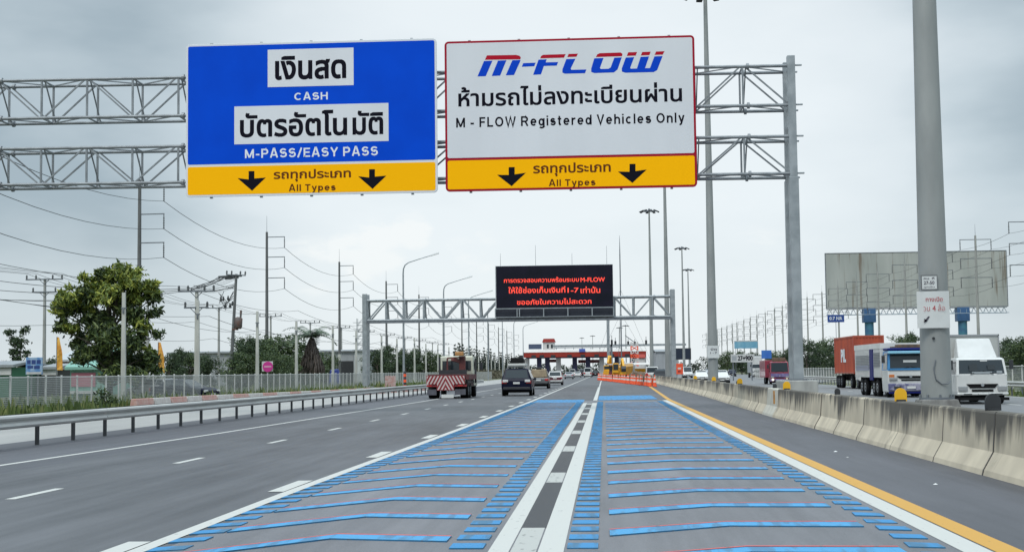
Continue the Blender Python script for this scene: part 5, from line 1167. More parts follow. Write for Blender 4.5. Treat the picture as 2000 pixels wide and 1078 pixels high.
q = G(1100, 735); car('hatchback', 'tiny dark car far ahead between the white car and the toll booths', 'car', (q.x-1, q.y+6, 0), 0, 4.2, 1.75, 1.6, 'hatch', PK)
# oncoming cars on the opposite road
for u, v, sty, pn, W_, H_, L_, lab, nm in ((1372, 746, 'sedan', PW, 1.78, 1.52, 4.5, 'white oncoming sedan left of the second light mast', 'sedan'), (1411, 750, 'hatch', PW, 1.75, 1.55, 4.3, 'white oncoming hatchback just right of the second light mast', 'hatchback'),
        (1431, 735, 'hatch', PN, 1.75, 1.6, 4.2, 'dark blue oncoming car behind the white hatchback', 'hatchback'), (1420, 728, 'van', PW, 2.0, 2.4, 5.2, 'white oncoming van far behind the dark blue car', 'passenger_van'), (1344, 738, 'van', PW, 1.9, 2.2, 5.0, 'small white van left of the oncoming white sedan', 'passenger_van'), (1385, 733, 'suv', PS, 1.9, 1.8, 4.6, 'small silver oncoming car behind the second light mast', 'suv')):
    q = G(u, v); car(nm, lab, 'van' if sty == 'van' else 'car', (q.x, q.y+L_/2, 0), pi, L_, W_, H_, sty, pn, 'cars on the opposite road')
q = Vector((-37, 86, 0)); car('sedan', 'dark parked car seen through the mesh fence right of the big tree', 'car', (P(325, 760, 88).x, 92, -.06), 1.2+pi, 4.4, 1.75, 1.45, 'sedan', PN, 'cars parked behind the fence')
car('hatchback', 'parked silver car seen through the mesh fence under the big tree', 'car', (P(255, 760, 92).x, 97, -.06), 1.0, 4.2, 1.75, 1.5, 'hatch', PS, 'cars parked behind the fence')
for u, v, sty, pn, L_, lab, nm in ((1118, 735.0, 'van', PW, 5, 'white van in the queue before the toll booths, left of the high-roofed van', 'passenger_van'), (1133, 734.6, 'suv', PK, 4.6, 'black suv in the queue just left of the high-roofed van', 'suv'), (1096, 734.2, 'sedan', PS, 4.5, 'silver sedan nearest the left toll booths', 'sedan'), (1072, 734.0, 'suv', PG, 4.6, 'grey suv passing under the left end of the toll canopy', 'suv'), (1163, 735.5, 'hatch', PK, 4.2, 'dark hatchback right of the high-roofed van before the booths', 'hatchback'), (1140, 733.2, 'van', PS, 5, 'silver van stopped under the toll canopy beyond the queue', 'passenger_van')):
    q = G(u, v); car(nm, lab, 'van' if sty == 'van' else 'car', (q.x, min(q.y, 470)+L_/2, 0), 0, L_, 1.85, 2.2 if sty == 'van' else 1.62, sty, pn)
# ------------------------------------------------------------------ cab-over trucks (front at y=0, facing +y)
def cabfront(t, W, zb, z1, z2, z3, D, pm, bump=None, grille_m=M_BLACK, upper=None):
    """cab: bumper zb..z1, panel z1..z2 with grille, windscreen z2..z3"""
    w = W/2; b = MB()
    sec = [(0, w*.97, zb), (.03, w, z1), (0.0, w, z2-.02), (-.22, w*.93, z3-.06), (-.40, w*.90, z3)]
    vs = []; 
    for dy, hw, z in sec: vs += [(-hw, dy, z), (hw, dy, z), (hw, -D, z), (-hw, -D, z)]
    n = 4; fs = []
    for i in range(len(sec)-1): fs += [(i*n+k, i*n+(k+1) % n, (i+1)*n+(k+1) % n, (i+1)*n+k) for k in range(n)]
    fs += [(0, 1, 2, 3), tuple(len(vs)-4+k for k in range(4))]
    b.add(vs, fs); b.mi = [1 if 8 <= q < 16 or q == 17 else 0 for q in range(len(b.f))]; b.build('cab', [pm, upper or pm], t, bevel=.07, seg=3)
    g = MB(); f = lambda s, k: -.02-.20*k; zA, zB = z2+.04, z3-.10
    y_ = lambda z: -.0-.22*max(0, (z-z2+.02)/(z3-.04-z2))
    n_ = .012; g.add([(-w*.90, y_(zA)+n_, zA), (w*.90, y_(zA)+n_, zA), (w*.84, y_(zB)+n_, zB), (-w*.84, y_(zB)+n_, zB)], [(0, 1, 2, 3)]); g.build('windscreen', M_GLASS, t)
    g = MB()
    for s in (-1, 1): g.add([(s*(w+.008), -.18, z2+.03), (s*(w+.008), -D*.75, z2+.03), (s*(w*.93+.008), -D*.75, z3-.14), (s*(w*.945+.008), -.34, z3-.14)], [(0, 1, 2, 3)])
    g.build('side_windows', M_GLASS, t)
    b = MB(); b.cbox((0, .05, zb+(z1-zb)*.45), (W*1.0, .16, (z1-zb)*.62)); b.build('bumper', bump or pm, t, bevel=.04)
    b = MB(); b.cbox((0, .135, zb+(z1-zb)*.40), (W*.20, .012, (z1-zb)*.24)); b.cbox((-W*.30, .135, zb+(z1-zb)*.40), (W*.16, .012, (z1-zb)*.22)); b.cbox((W*.30, .135, zb+(z1-zb)*.40), (W*.16, .012, (z1-zb)*.22)); b.build('bumper_openings', M_DARK, t)
    for s in (-1, 1):
        MB().cbox((s*W*.385, .05, z1+(z2-z1)*.17), (W*.18, .10, (z2-z1)*.28)).build('headlight', M_LAMP2, t, bevel=.03)
        m_ = MB(); m_.bar((s*w*.95, -.25, z3-.2), (s*(w+.2), -.1, z3-.25), .03); m_.cbox((s*(w+.20), -.1, (z2+z3)/2+.05), (.17, .07, .40)); m_.build('mirror', M_DARK, t, bevel=.015)
        wp = MB(); wp.bar((s*w*.45, .03, z2+.02), (s*w*.05, -.02, z2+.16), .025); wp.build('wiper', M_BLACK, t)
    b = MB(); hh = z2-z1
    b.hexa([(-W*.24, 0, z1+hh*.20), (W*.24, 0, z1+hh*.20), (W*.24, .06, z1+hh*.20), (-W*.24, .06, z1+hh*.20), (-W*.31, 0, z1+hh*.44), (W*.31, 0, z1+hh*.44), (W*.31, .06, z1+hh*.44), (-W*.31, .06, z1+hh*.44)]); b.cbox((0, .03, z1+hh*.05), (W*.42, .05, hh*.13)); b.build('grille', grille_m, t)
    MB().lathe([(.07, 0), (.07, .02)], 14, (0, .062, z1+hh*.38), 'y').build('badge', M_CHROME, t)
    MB().box(-w*.86, w*.86, -.9, -.02, .16, zb+.02).build('undertray', M_BLACK, t); MB().box(-w*.80, w*.80, -6, -1.2, .40, zb+.25).build('underbody', M_BLACK, t)
    pl = MB()
    for s in (-1, 1): pl.add([(s*w*.985, .02, z2-.03), (s*w*.90, .02, z2-.03), (s*w*.845, -.20, z3-.07), (s*w*.93, -.20, z3-.07)], [(0, 1, 2, 3)])
    pl.build('pillar_trim', upper or pm, t)
    MB().cbox((0, .145, zb+(z1-zb)*.42), (W*.19, .012, (z1-zb)*.2)).build('number_plate', M_PLATE, t)
# white box truck at the right
q = P(1919, 770, 62.5); bt = thing('box_truck', 'white box truck with a roof deflector, rightmost on the opposite road', 'truck', (q.x, 62.5, 0), pi, 'trucks on the opposite road')
Z = lambda v, Y, u=1919: P(u, v, Y).z
W_ = 2.14
cabfront(bt, W_, Z(778, 62.5)+.12, Z(764, 62.5), Z(731, 62.5), Z(698, 62.5), 1.5, mat('truck_white', (0.60, 0.60, 0.585), .35, col2=(.53, .53, .515), scale=1.5, coat=.4))
zt_ = Z(655, 65); MB().box(-1.17, 1.14, -6.6, -1.62, .78, zt_).build('cargo_box', mat('box_panel', (0.46, 0.47, 0.455), .5, col2=(.39, .40, .385), scale=.8), bt, bevel=.02)
b = MB()
for x in (-1.18, 1.15): b.box(x-.02, x+.02, -1.64, -1.58, .76, zt_+.02)
b.box(-1.2, 1.17, -1.64, -1.58, zt_-.04, zt_+.03); b.box(-1.2, 1.17, -6.6, -1.6, .70, .77); b.build('box_edge', MATS['paint_silver'], bt)
zd = Z(699, 63.2); MB().hexa([(-.83, -1.50, zd), (.83, -1.50, zd), (.83, -.55, zd), (-.83, -.55, zd), (-.72, -1.50, Z(661, 64)), (.72, -1.50, Z(661, 64)), (.72, -1.30, Z(661, 64)), (-.72, -1.30, Z(661, 64))]).build('roof_deflector', mat('truck_white', (0, 0, 0)), bt, bevel=.06)
b = MB()
for x in (-.5, -.17, .17, .5): b.lathe([(.035, 0), (.035, .03)], 8, (x, -1.26, Z(667, 64)), 'y')
b.build('deflector_lamps', M_DARK, bt)
b = MB(); b.box(-.42, .42, .0, .025, Z(729, 62.5), Z(725.5, 62.5)); b.box(-.85, -.62, .0, .022, Z(729, 62.5), Z(724, 62.5)); b.build('dash_papers', mat('dash_grey', (0.30, 0.33, 0.35), .6), bt); MB().box(-.28, .02, -.19, -.165, Z(705.5, 62.5), Z(703, 62.5)).build('sun_strip', M_PAPER, bt)
b = MB(); b.cbox((.35, -.02, Z(718, 62.5)), (.34, .02, .28)); b.lathe([(.09, 0), (.09, .02)], 10, (.35, -.055, Z(713.5, 62.5)), 'y'); b.cbox((-.4, -.03, Z(717, 62.5)), (.3, .02, .22)); b.build('seat_shapes', mat('dim_cabin', (0.045, 0.055, 0.062), .4), bt)
MB().box(-1.08, 1.08, .06, .15, .16, Z(777, 62.5)+.03).build('lower_valance', M_BLACK, bt)
MB().box(-.75, .75, -6.4, -.2, .42, .70).build('chassis', M_BLACK, bt)
for s in (-1, 1):
    wheel(bt, s*.92, -.75, .36, .22); wheel(bt, s*.86, -4.9, .36, .2, M_GALVD, True)
    MB().cbox((s*.9, -2.6, .55), (.4, .9, .35)).build('side_tank', M_DARK, bt, bevel=.03)
# blue and white truck with a louvred body
YB = 78.0; q = P(1779, 750, YB); bl = thing('blue_truck', 'blue and white truck with a louvred white body, half behind the near mast', 'truck', (q.x, YB, 0), pi, 'trucks on the opposite road')
Zb = lambda v, Y=YB: P(1765, v, Y).z
MWT = mat('truck_white', (0, 0, 0)); MBT = mat('truck_blue', (0.035, 0.20, 0.42), .35, col2=(.03, .16, .36), scale=1.5, coat=.2); MPU = mat('truck_purple', (0.09, 0.09, 0.19), .4, col2=(0.30, 0.29, 0.36), scale=4, pos=(.45, .6)); MNB = mat('truck_navy', (0.008, 0.012, 0.12), .5, spec=.2)
cabfront(bl, 2.40, Zb(766), Zb(743), Zb(722), Zb(684), 1.7, MWT, bump=MPU, upper=MBT)
b = MB(); b.box(-1.16, 1.16, -.2, .14, Zb(690.5), Zb(685.5)); b.build('sun_visor', mat('visor_pale_blue', (0.22, 0.48, 0.62), .3, coat=.5), bl, bevel=.03)
b = MB(); b.box(-1.13, 1.13, -1.6, -.30, Zb(684)+.01, Zb(679)); b.build('roof_band', MNB, bl, bevel=.05); b = MB(); b.box(-.7, .5, -1.5, -.5, Zb(679), Zb(672)); b.box(-.9, .8, -1.3, -.6, Zb(679), Zb(676)); b.build('roof_load', mat('brown_load', (0.16, 0.10, 0.06), .8, col2=(.08, .06, .05), scale=5), bl, bevel=.03)
b = MB(); b.box(-1.13, 1.13, .005, .05, Zb(722.5), Zb(719)); b.build('windscreen_lower_trim', MBT, bl)
for s in (-1, 1): MB().box(s*1.0-.14, s*1.0+.14, .0, .06, Zb(741), Zb(731)).build('side_marker', mat('amber', (0.5, 0.14, 0.03), .4), bl, bevel=.02)
MB().box(-.35, .35, -.14, -.08, Zb(709), Zb(703)).build('windscreen_sticker', M_PAPER, bl)
MB().box(-1.17, 1.17, -.05, .08, .2, Zb(764)).build('lower_valance', MNB, bl, bevel=.03)
zt_, zb_ = P(1705, 672, 82).z, P(1705, 737, 82).z
bd = MB(); bd.box(-1.2, 1.2, -10.0, -1.95, zb_, zt_); bd.build('body', MWT, bl, bevel=.02)
tb_ = MB(); tb_.box(-1.22, 1.22, -10.02, -1.93, zt_-.28, zt_+.02); tb_.build('white_top_band', M_WHITE, bl)
lv = MB()
for k in range(9): z = zt_-.55-.09*k; lv.box(1.2, 1.235, -3.9, -2.1, z, z+.05); lv.box(1.2, 1.23, -9.6, -5.2, z-.1, z-.065)
lv.build('louvres', mat('louvre_grey', (0.17, 0.18, 0.20), .5), bl)
MB().box(1.203, 1.245, -5.0, -4.05, zb_-.15, zt_-.285).build('blue_stripe', MNB, bl); MB().box(1.204, 1.225, -9.5, -5.4, zb_+.4, zb_+.7).build('grey_patch', mat('lilac_patch', (0.28, 0.29, 0.38), .5), bl)
MB().box(-.9, .9, -9.8, -.3, .55, zb_-.01).build('chassis', M_BLACK, bl)
for y in (-.8, -3.3, -4.3, -7.0, -8.1):
    for s in (-1, 1): wheel(bl, s*1.02, y, .48, .26, M_CHROME, False)
# container truck behind it
YC = 112.0; q0, q1 = P(1667, 700, YC), P(1727, 700, YC); ct = thing('container_truck', 'truck with an orange-red shipping container behind the louvred truck', 'truck', ((q0.x+q1.x)/2, YC, 0), pi, 'trucks on the opposite road')
zt_, zb_ = P(1697, 655, YC).z, 1.15; MCO = mat('container_red', (0.42, 0.075, 0.030), .55, col2=(0.30, 0.05, 0.028), scale=1.2, stretch=(1, 1, .4))
hw = (q1.x-q0.x)/2; cb = MB()
def corr(b, x, y0, y1, z0, z1, s, n):          # corrugated side sheet
    st = (y1-y0)/n; vs = []; fs = []
    for i in range(n):
        for f, d in ((0, 0), (.25, .045*s), (.5, .045*s), (.75, 0)): vs += [(x+d-.05*s, y0+st*(i+f), z0), (x+d-.05*s, y0+st*(i+f), z1)]
    for i in range(len(vs)//2-1): fs.append((2*i, 2*i+1, 2*i+3, 2*i+2))
    b.add(vs, fs)
cb.box(-hw+.06, hw-.06, -9.0, -.05, zb_+.1, zt_-.05); corr(cb, hw, -9, 0, zb_+.12, zt_-.1, 1, 34); corr(cb, -hw, -9, 0, zb_+.12, zt_-.1, -1, 34)
o = cb.build('container', MCO, ct)
b = MB()
for x in (-hw+.05, hw-.05):
    for y in (-.05, -9.0): b.cbox((x, y, (zt_+zb_)/2), (.14, .14, zt_-zb_))
    for z in (zb_+.08, zt_-.06): b.box(x-.06, x+.06, -9, -.05, z-.06, z+.06)
for z in (zb_+.08, zt_-.06): b.box(-hw, hw, -.12, .01, z-.07, z+.07)
for k in range(9): b.box(-hw+.2+k*(2*hw-.4)/8-.04, -hw+.2+k*(2*hw-.4)/8+.04, -.06, -.01, zb_+.1, zt_-.1)
b.build('container_frame', MCO, o)
tx = lettering('PIL', -1.2, 1.2, 0, 1.05, 0, M_SLET, o, .05, 'container_letters'); tx.rotation_euler = (0, 0, pi/2); tx.location = (hw+.012, -4.6, 2.05)
b = MB(); b.box(-hw*.95, hw*.95, .3, 2.0, .6, 2.6); b.build('cab', MWT, ct, bevel=.1); b = MB(); b.box(-hw*.8, hw*.8, 2.0, 2.02, 1.6, 2.4); b.build('windscreen', M_GLASS, ct)
MB().box(-.6, .6, -9, 1.8, .6, 1.12).build('chassis', M_BLACK, ct)
for y in (1.2, -1.5, -6.2, -7.4, -8.5):
    for s in (-1, 1): wheel(ct, s*(hw-.2), y, .5, .28, M_GALVD)
# red truck and white truck farther off
YR = 150.0; q = P(1523, 740, YR); rt = thing('red_truck', 'red and purple cab-over truck with headlights on beside the gantry post', 'truck', (q.x, YR, 0), pi, 'trucks on the opposite road')
Zr = lambda v: P(1523, v, YR).z
MRT = mat('truck_red', (0.30, 0.04, 0.06), .35, col2=(.22, .03, .06), scale=1.5, coat=.4); MPT = mat('truck_lilac', (0.20, 0.18, 0.34), .4, col2=(.12, .08, .2), scale=2)
cabfront(rt, 1.95, .25, Zr(738), Zr(727), Zr(706), 1.6, MRT, bump=MPT)
MB().box(-.92, .92, .055, .075, Zr(736), Zr(729)).build('lilac_panel', MPT, rt); MB().box(-.95, 1.3, -7, -1.7, .7, Zr(703)).build('load_box', MRT, rt, bevel=.04); MB().box(-.7, .6, -1.5, -.5, Zr(706), Zr(698)).build('roof_load', mat('brown_load', (0, 0, 0)), rt, bevel=.05)
b = MB(); 
for s in (-1, 1): b.lathe([(.12, 0), (.10, .02)], 10, (s*.72, .16, Zr(741)), 'y')
b.build('lit_headlights', mat('lit_lamp', (0.8, 0.75, 0.6), .3, emit=((1, .85, .55), 1.4)), rt)
for y in (-.7, -4.5, -5.6):
    for s in (-1, 1): wheel(rt, s*.85, y, .42, .24, M_GALVD)
MB().box(-.6, .6, -7, -.2, .4, .7).build('chassis', M_BLACK, rt)
YW = 270.0; q = P(1480, 735, YW); wt = thing('white_truck', 'white tall-cab truck far off below the kilometre board', 'truck', (q.x, YW, 0), pi, 'trucks on the opposite road'); Zw = lambda v: P(1480, v, YW).z
cabfront(wt, 2.1, .3, .95, 1.75, Zw(710), 1.6, MWT); MB().box(-.95, .95, -2.2, -.5, Zw(710), Zw(696)).build('roof_deflector', MWT, wt, bevel=.1); MB().box(-1.0, 1.0, -9, -2.3, .9, Zw(694)).build('load_box', M_WALLG, wt)
for y in (-.7, -6, -7.2):
    for s in (-1, 1): wheel(wt, s*.9, y, .45, .25, M_GALVD)

# ------------------------------------------------------------------ road-works truck with the striped rear board
YS = 88.5; q = P(873, 770, YS); st = thing('roadworks_truck', 'tow truck with a red and white striped rear board, on the left lane', 'truck', (q.x, YS, 0), 0, None)
sc_ = YS/2800; Xs = lambda u: P(u, 750, YS).x-q.x; Zs = lambda v: P(873, v, YS).z
MRS = mat('stripe_red', (0.26, 0.025, 0.03), .5, col2=(.2, .02, .025), scale=3); MWS = mat('stripe_white', (0.60, 0.50, 0.48), .5, col2=(.5, .4, .38), scale=3)
z0, z1, zm = Zs(762), Zs(733), Zs(750); xa, xb_ = Xs(832.5), Xs(908)
b = MB(); b.box(xa, xb_, 0, .08, zm, z1); b.box(Xs(853), Xs(887), 0, .08, z0, zm); b.build('striped_board', MRS, st)
sb = MB()
def clip_poly(poly, x0, x1, z0, z1):
    def cl(p, f, inter):
        o = []
        for i in range(len(p)):
            a, c = p[i-1], p[i]
            if f(c):
                if not f(a): o.append(inter(a, c))
                o.append(c)
            elif f(a): o.append(inter(a, c))
        return o
    ix = lambda X: (lambda a, c: (X, a[1]+(c[1]-a[1])*(X-a[0])/(c[0]-a[0]))); iz = lambda Zv: (lambda a, c: (a[0]+(c[0]-a[0])*(Zv-a[1])/(c[1]-a[1]), Zv))
    for f, i_ in ((lambda p: p[0] >= x0, ix(x0)), (lambda p: p[0] <= x1, ix(x1)), (lambda p: p[1] >= z0, iz(z0)), (lambda p: p[1] <= z1, iz(z1))):
        poly = cl(poly, f, i_)
        if not poly: return poly
    return poly
cxm = (xa+xb_)/2
for k in range(-14, 15):
    for s in (-1, 1):
        base = cxm + s*(.22*k)
        pl = [(base, z0), (base+s*.10, z0), (base+s*.10-s*(z1-z0)*.55*-1*-1, z1), (base-s*(z1-z0)*.55, z1)]
        for r in ((xa+.03, xb_-.03, zm+.01, z1-.03), (Xs(853)+.03, Xs(887)-.03, z0+.03, zm+.01)):
            rr = (max(r[0], cxm) if s > 0 else r[0], r[1] if s > 0 else min(r[1], cxm), r[2], r[3])
            if rr[1] > rr[0]:
                c_ = clip_poly(pl, *rr)
                if len(c_) > 2: sb.poly([(x, -.006, z) for x, z in c_])
sb.build('white_stripes', MWS, st, fixn=False)
b = MB(); b.box(xa+.05, Xs(853)-.03, .02, .3, Zs(771), Zs(760)); b.box(Xs(888), xb_+.02, .02, .3, Zs(771), Zs(760)); b.build('mud_flap', mat('flap_grey', (0.10, 0.10, 0.12), .8, var=.3), st)
b = MB(); b.box(xa+.05, xb_+.1, 0.05, .2, zm-.16, zm-.03); b.build('lamp_bar', MRS, st)
for u in (838, 899): MB().box(Xs(u)-.16, Xs(u)+.16, .0, .045, zm-.14, zm-.05).build('tail_light', M_RED, st)
MB().box(Xs(862), Xs(886), -.03, .0, Zs(777), Zs(771)+.03).build('number_plate', M_PLATE, st)
b = MB(); b.box(xa+.1, xb_+.25, .1, 5.4, Zs(738)-.1, Zs(731)); b.build('deck', mat('deck_maroon', (0.12, 0.03, 0.035), .6, col2=(.08, .03, .03), scale=3), st)
MB().box(-.5, .5, .3, 8.2, .5, .95).build('chassis', M_BLACK, st)
for y in (1.1, 2.4, 7.2):
    for s in (-1, 1): wheel(st, s*1.0, y, .47, .30 if y > 5 else .5, M_GALVD)
xr = Xs(908)+.06
b = MB(); b.box(xr-.06, xr+.02, .6, 5.3, .75, Zs(735)); b.build('side_locker', mat('locker_maroon', (0.10, 0.055, 0.055), .6, col2=(.06, .03, .03), scale=2), st)
b = MB()
for y in (1.2, 2.3, 3.4, 4.5): b.box(xr+.02, xr+.04, y-.04, y+.04, .8, Zs(736))
b.box(xr+.02, xr+.05, .7, 5.2, .95, 1.05); b.build('locker_trim', M_DARK, st)
# cab
zc1 = P(900, 695, YS+6).z
b = MB(); b.hexa([(-1.12, 5.6, .7), (1.2, 5.6, .7), (1.2, 7.9, .7), (-1.12, 7.9, .7), (-1.05, 5.65, zc1), (1.12, 5.65, zc1), (1.1, 7.4, zc1-.05), (-1.03, 7.4, zc1-.05)]); b.build('cab', mat('cab_cream', (0.56, 0.56, 0.45), .45, col2=(.48, .48, .4), scale=2), st, bevel=.1)
MB().box(-.9, .98, 5.585, 5.625, 1.75, zc1-.32).build('rear_window', M_GLASS, st); b = MB(); b.box(1.185, 1.205, 6.0, 7.2, 1.8, zc1-.3); b.build('side_windows', M_GLASS, st)
b = MB(); b.bar((1.15, 7.4, 2.2), (1.5, 7.5, 2.2), .05); b.cbox((1.5, 7.5, 2.0), (.2, .1, .5)); b.build('mirror', M_DARK, st)
# crane behind the cab
MBR = mat('boom_maroon', (0.14, 0.035, 0.03), .5, col2=(.09, .025, .025), scale=3)
b = MB(); xx = Xs(888); b.box(xx-.16, xx+.22, 4.4, 5.0, Zs(731), Zs(694)); b.bar((xx, 4.7, Zs(706)), (xx-.55, 4.0, Zs(700)), .22); b.bar((xx-.9, 4.2, Zs(731)), (xx-.9, 4.2, Zs(698)), .10); b.bar((xx-.9, 4.2, Zs(698)), (xx+.2, 4.2, Zs(696)), .09); b.build('crane_boom', MBR, st)
b = MB(); b.box(Xs(876), Xs(893), 4.0, 4.6, Zs(693.5), Zs(685)); b.build('orange_beacon_box', mat('beacon_orange', (0.46, 0.24, 0.08), .5, col2=(.38, .18, .06), scale=4), st, bevel=.05)
b = MB(); b.box(xa+.4, xb_-.2, 3.4, 3.5, Zs(731), Zs(722)); b.bar((xa+.45, 3.45, Zs(731)), (xa+.45, 3.45, Zs(697)), .12); b.bar((xb_+.2, 5.2, .9), (xb_+.2, 5.2, Zs(700)), .12); b.box(xa+.5, xa+1.0, 4.5, 5.1, Zs(731), Zs(712)); b.build('rear_frame', M_DARK, st)

# ================================================================== ROADWORKS: cones, machines
cone = None; R = random.Random(2)
def mkcone(label, loc):
    t = thing('traffic_cone', label, 'traffic cone', loc, 0, 'orange cones closing the lanes')
    MB().lathe([(.20, .05), (.145, .42)], 14).build('cone_body', M_ORANGE, t); MB().lathe([(.146, .42), (.118, .62)], 14).build('white_band', mat('cone_white', (0.6, 0.55, 0.52), .5), t)
    MB().lathe([(.118, .62), (.085, .82)], 14).build('cone_body', M_ORANGE, t); MB().lathe([(.086, .82), (.066, .96)], 14).build('white_band', MATS['cone_white'], t); MB().lathe([(.066, .96), (.03, 1.12), (.03, 1.16)], 12).build('cone_tip', M_ORANGE, t)
    MB().box(-.25, .25, -.25, .25, .004, .05).build('base', mat('cone_base', (0.30, 0.05, 0.03), .7), t, bevel=.02); return t
p0, p1 = Vector((4.75, 139, 0)), Vector((-1.0, 252, 0)); NC = 34
for k in range(NC):
    f = k/(NC-1); p = p0.lerp(p1, f) + Vector((R.uniform(-.12, .12), R.uniform(-.5, .5), 0)); lab = '%s orange and white traffic cone from the right along the closed-lane taper' % ORD[k]
    if cone is None: cone = mkcone(lab, p)
    else: dup(cone, p, R.uniform(0, 6), lab)
wb0 = None
for k in range(14):
    f = (k+.5)/14; p = Vector((5.3, 150, 0)).lerp(Vector((-.4, 254, 0)), f); lab = '%s low orange water barrier from the right behind the cones' % ORD[k]
    if wb0 is None:
        wb0 = thing('water_barrier', lab, 'water barrier', p, 0, 'orange water barriers behind the cones')
        MB().prism([(-.22, 0), (.22, 0), (.20, .22), (.10, .34), (.09, .78), (-.09, .78), (-.10, .34), (-.20, .22)], 'y', -.8, .8).build('shell', M_ORANGE, wb0, bevel=.03); MB().box(-.105, .105, -.55, .55, .46, .62).build('white_panel', MATS['cone_white'], wb0)
    else: dup(wb0, p, R.uniform(-.2, .2)+pi/2*(k % 3 == 0)*.0, lab)
def machine(name, label, u, v, Y, cat): q = P(u, v, Y); return thing(name, label, cat, (q.x, Y, 0))
# yellow mobile crane
t = machine('mobile_crane', 'yellow crane truck with a raised stub boom behind the cones, leftmost of the machines', 1190, 735, 262, 'crane'); s_ = 262/2800
MB().box(-1.1, 1.3, 0, 6, .8, 1.5).build('carrier', M_YELLOW, t, bevel=.06); MB().box(-1.0, .1, .3, 2.0, 1.5, 2.6).build('cab', M_YELLOW, t, bevel=.1); MB().box(-.9, 0, .28, .30, 1.9, 2.45).build('windscreen', M_GLASS, t)
b = MB(); b.bar((.3, 3.5, 1.6), (.1, 1.5, 4.2), .6); b.bar((.1, 1.5, 4.2), (-.2, .8, 3.0), .35); b.build('boom', M_YELLOW, t)
for y in (.9, 2.6, 4.8):
    for s in (-1, 1): wheel(t, s*1.1, y, .5, .3, M_YELLOW)
# white-roofed roller / paver
t = machine('road_paver', 'dark road paver under a white canopy roof, right of the yellow crane', 1200, 735, 240, 'paver')
MB().box(-.9, 1.3, 0, 3.5, .5, 1.5).build('body', MBR, t, bevel=.06); MB().box(-.95, 1.0, .2, 2.8, 2.55, 2.72).build('canopy', MWB, t, bevel=.04); b = MB()
for x in (-.8, .9):
    for y in (.4, 2.6): b.bar((x, y, 1.5), (x, y, 2.55), .08)
b.build('canopy_posts', M_DARK, t); MB().box(-.8, .9, .5, 2.6, 1.5, 2.4).build('engine_house', M_DARK, t, bevel=.05); MB().box(-1.0, 1.4, -.1, 3.6, .0, .5).build('track', M_BLACK, t, bevel=.1)
# ochre tipper body
t = machine('tipper_truck', 'ochre tipper truck with a tilted load bed behind the cones', 1224, 735, 236, 'truck')
MOC = mat('tipper_ochre', (0.42, 0.22, 0.03), .6, col2=(.28, .14, .03), scale=2)
MB().hexa([(-1.2, 0, .9), (.9, 0, .9), (.9, 4.5, .9), (-1.2, 4.5, .9), (-1.4, -.1, 2.1), (1.1, -.1, 2.35), (1.1, 4.6, 2.8), (-1.4, 4.6, 2.5)]).build('load_bed', MOC, t, bevel=.04); MB().box(-1.0, 1.6, 4.8, 6.6, .7, 2.9).build('cab', MWT, t, bevel=.1); MB().box(-.8, .9, 4.775, 4.805, 1.9, 2.6).build('rear_window', M_GLASS, t); MB().box(-.7, .7, .2, 6.4, .5, .88).build('chassis', M_BLACK, t)
for y in (1, 2.2, 5.8):
    for s in (-1, 1): wheel(t, s*.95, y, .48, .35, M_GALVD)
t = machine('excavator', 'yellow excavator with a bent arm between the crane truck and the ochre tipper', 1209, 735, 222, 'excavator')
for x in (-.95, .55): MB().prism([(-.2, .25), (.1, 0), (2.9, 0), (3.2, .3), (3.1, .7), (.0, .75)], 'x', x, x+.45).build('track', M_BLACK, t, bevel=.05)
MB().box(-1.0, 1.05, .6, 2.9, .85, 1.75).build('engine_house', M_YELLOW, t, bevel=.12); MB().box(-.95, .0, .3, 1.6, 1.2, 2.75).build('cab', M_YELLOW, t, bevel=.1); MB().box(-.85, -.1, .27, .31, 1.7, 2.6).build('windscreen', M_GLASS, t)
b = MB(); b.bar((.35, .8, 1.5), (.55, -.6, 3.4), .38); b.bar((.55, -.6, 3.4), (.7, -2.2, 2.2), .32); b.build('arm', M_YELLOW, t, bevel=.04)
b = MB(); b.prism([(-2.6, 1.4), (-1.9, 1.5), (-1.8, 2.2), (-2.3, 2.3), (-2.7, 1.9)], 'x', .35, 1.05); b.build('bucket', M_DARK, t, bevel=.04)
t = machine('site_shelter', 'small white-roofed site shelter with orange panels behind the right end of the cones', 1256, 735, 232, 'shelter')
MB().hexa([(-1.5, 0, 2.5), (1.5, 0, 2.5), (1.5, 2.6, 2.5), (-1.5, 2.6, 2.5), (-1.3, .3, 2.85), (1.3, .3, 2.85), (1.3, 2.3, 2.85), (-1.3, 2.3, 2.85)]).build('roof', MWB, t, bevel=.04)
for x in (-1.35, 1.35):
    for y in (.1, 2.5): MB().box(x-.05, x+.05, y-.05, y+.05, 0, 2.5).build('post', M_GALV, t)
MB().box(-1.3, 1.3, 2.4, 2.45, .3, 1.9).build('panel', M_YELLOW, t); MB().box(-1.0, .4, .6, 1.8, 0, 1.3).build('stacked_goods', MATS['machine_yellow'], t, bevel=.08)
# brown heap and site hut
t = machine('gravel_heap', 'brown heap of road material with a tarp between the cones and the gantry post', 1246, 735, 200, 'heap')
b = MB(); R = random.Random(8); n = 14; vs = []
for j, (rr, z) in enumerate(((1.55, 0), (1.35, .7), (.95, 1.25), (.4, 1.5))):
    for k in range(n): a = 2*pi*k/n; q_ = rr*R.uniform(.85, 1.15); vs.append((q_*cos(a), q_*.9*sin(a), z*R.uniform(.9, 1.1)))
b.add(vs, [(j*n+k, j*n+(k+1) % n, (j+1)*n+(k+1) % n, (j+1)*n+k) for j in range(3) for k in range(n)]+[tuple(3*n+k for k in range(n))]); b.build('heap', mat('brown_aggregate', (0.16, 0.11, 0.075), .95, col2=(.10, .075, .055), scale=5, bump=.8), t)
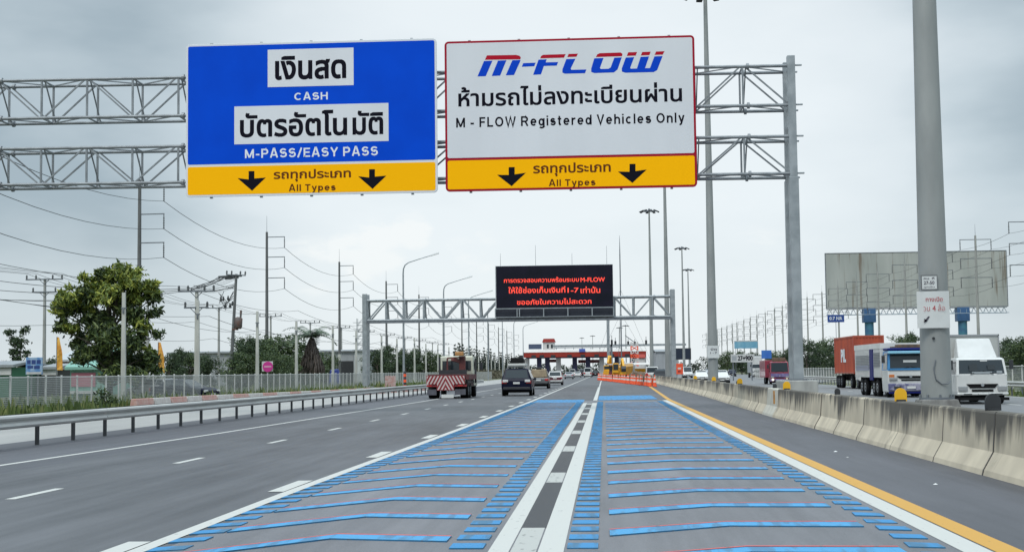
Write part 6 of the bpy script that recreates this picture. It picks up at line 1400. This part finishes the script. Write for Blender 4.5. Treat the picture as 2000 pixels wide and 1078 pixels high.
# white service van and truck near the works
q = G(1262, 744); car('passenger_van', 'white service van parked behind the cones by the fourth light mast', 'van', (q.x+.5, 205, 0), 0, 4.9, 1.9, 2.1, 'van', PW, 'vehicles of the roadworks')
q = G(1290, 744); car('suv', 'dark parked vehicle behind the barrier between the far masts', 'car', (P(1291, 735, 190).x, 190, 0), pi, 4.6, 1.85, 1.75, 'suv', PK, 'vehicles of the roadworks')
# orange and white mast of the works
p = P(1240, 735, 300); hh = P(1240, 668, 300).z; t = thing('striped_tower', 'orange and white banded tower standing over the roadworks', 'tower', (p.x, 300, 0))
n = 9
for k in range(n):
    b = MB()
    for x, y in ((-.7, -.7), (.7, -.7), (.7, .7), (-.7, .7)): b.bar((x, y, hh*k/n), (x, y, hh*(k+1)/n), .22)
    for y in (-.7, .7): b.bar((-.7, y, hh*k/n), (.7, y, hh*(k+1)/n), .16); b.bar((.7, y, hh*k/n), (-.7, y, hh*(k+1)/n), .16)
    for x in (-.7, .7): b.bar((x, -.7, hh*k/n), (x, .7, hh*(k+1)/n), .16)
    b.build('tower_section', M_ORANGE if k % 2 else MWB, t)
p = P(1240, 672, 300); q = P(1222, 655, 300); MB().bar((0, 0, hh), (q.x-p.x, 0, q.z), .16).build('jib', M_GALVD, t)
# orange warning panel on the median
YO = 172; p = P(1327, 720, YO); t = thing('warning_sign', 'bright orange-red warning panel on a stand in the median right of the gantry post', 'sign', (p.x, YO, 0))
MB().box(-.42, .42, -.05, .05, p.z-.65, p.z+.62).build('panel', mat('warning_orange', (0.80, 0.10, 0.03), .5, col2=(.7, .08, .03), scale=3), t, bevel=.03); MB().box(-.2, .2, -.06, -.052, p.z-.05, p.z+.15).build('pale_mark', MWB, t); MB().box(-.2, .15, -.06, -.052, p.z-.4, p.z-.22).build('dark_mark', MRS, t)
for x in (-.3, .3): MB().box(x-.04, x+.04, .052, .12, 0, p.z).build('leg', M_GALVD, t)
b = MB()
for o in list(bpy.data.objects):
    if o.get('label') == 'x': bpy.data.objects.remove(o)


# ------------------------------------------------------------------ bits of litter on the right shoulder
for u, v, r_, lab in ((1631, 882, .045, 'white scrap of litter on the right shoulder, farther one'), (1826, 946, .04, 'white scrap of litter on the right shoulder, nearer one'), (1655, 893, .025, 'tiny grey pebble of litter between the two white scraps')):
    q = G(u, v); t = MB(); R = random.Random(u); pts_ = [(q.x+r_*R.uniform(.7, 1.2)*cos(a*pi/3), q.y+r_*R.uniform(.7, 1.2)*sin(a*pi/3), .004) for a in range(6)]; top_ = (q.x+.01, q.y, r_*.5)
    t.add(pts_+[top_], [(k, (k+1) % 6, 6) for k in range(6)]+[(5, 4, 3, 2, 1, 0)]); tag(t.build('litter_scrap', M_WHITE), lab, 'litter', 'litter on the right shoulder')
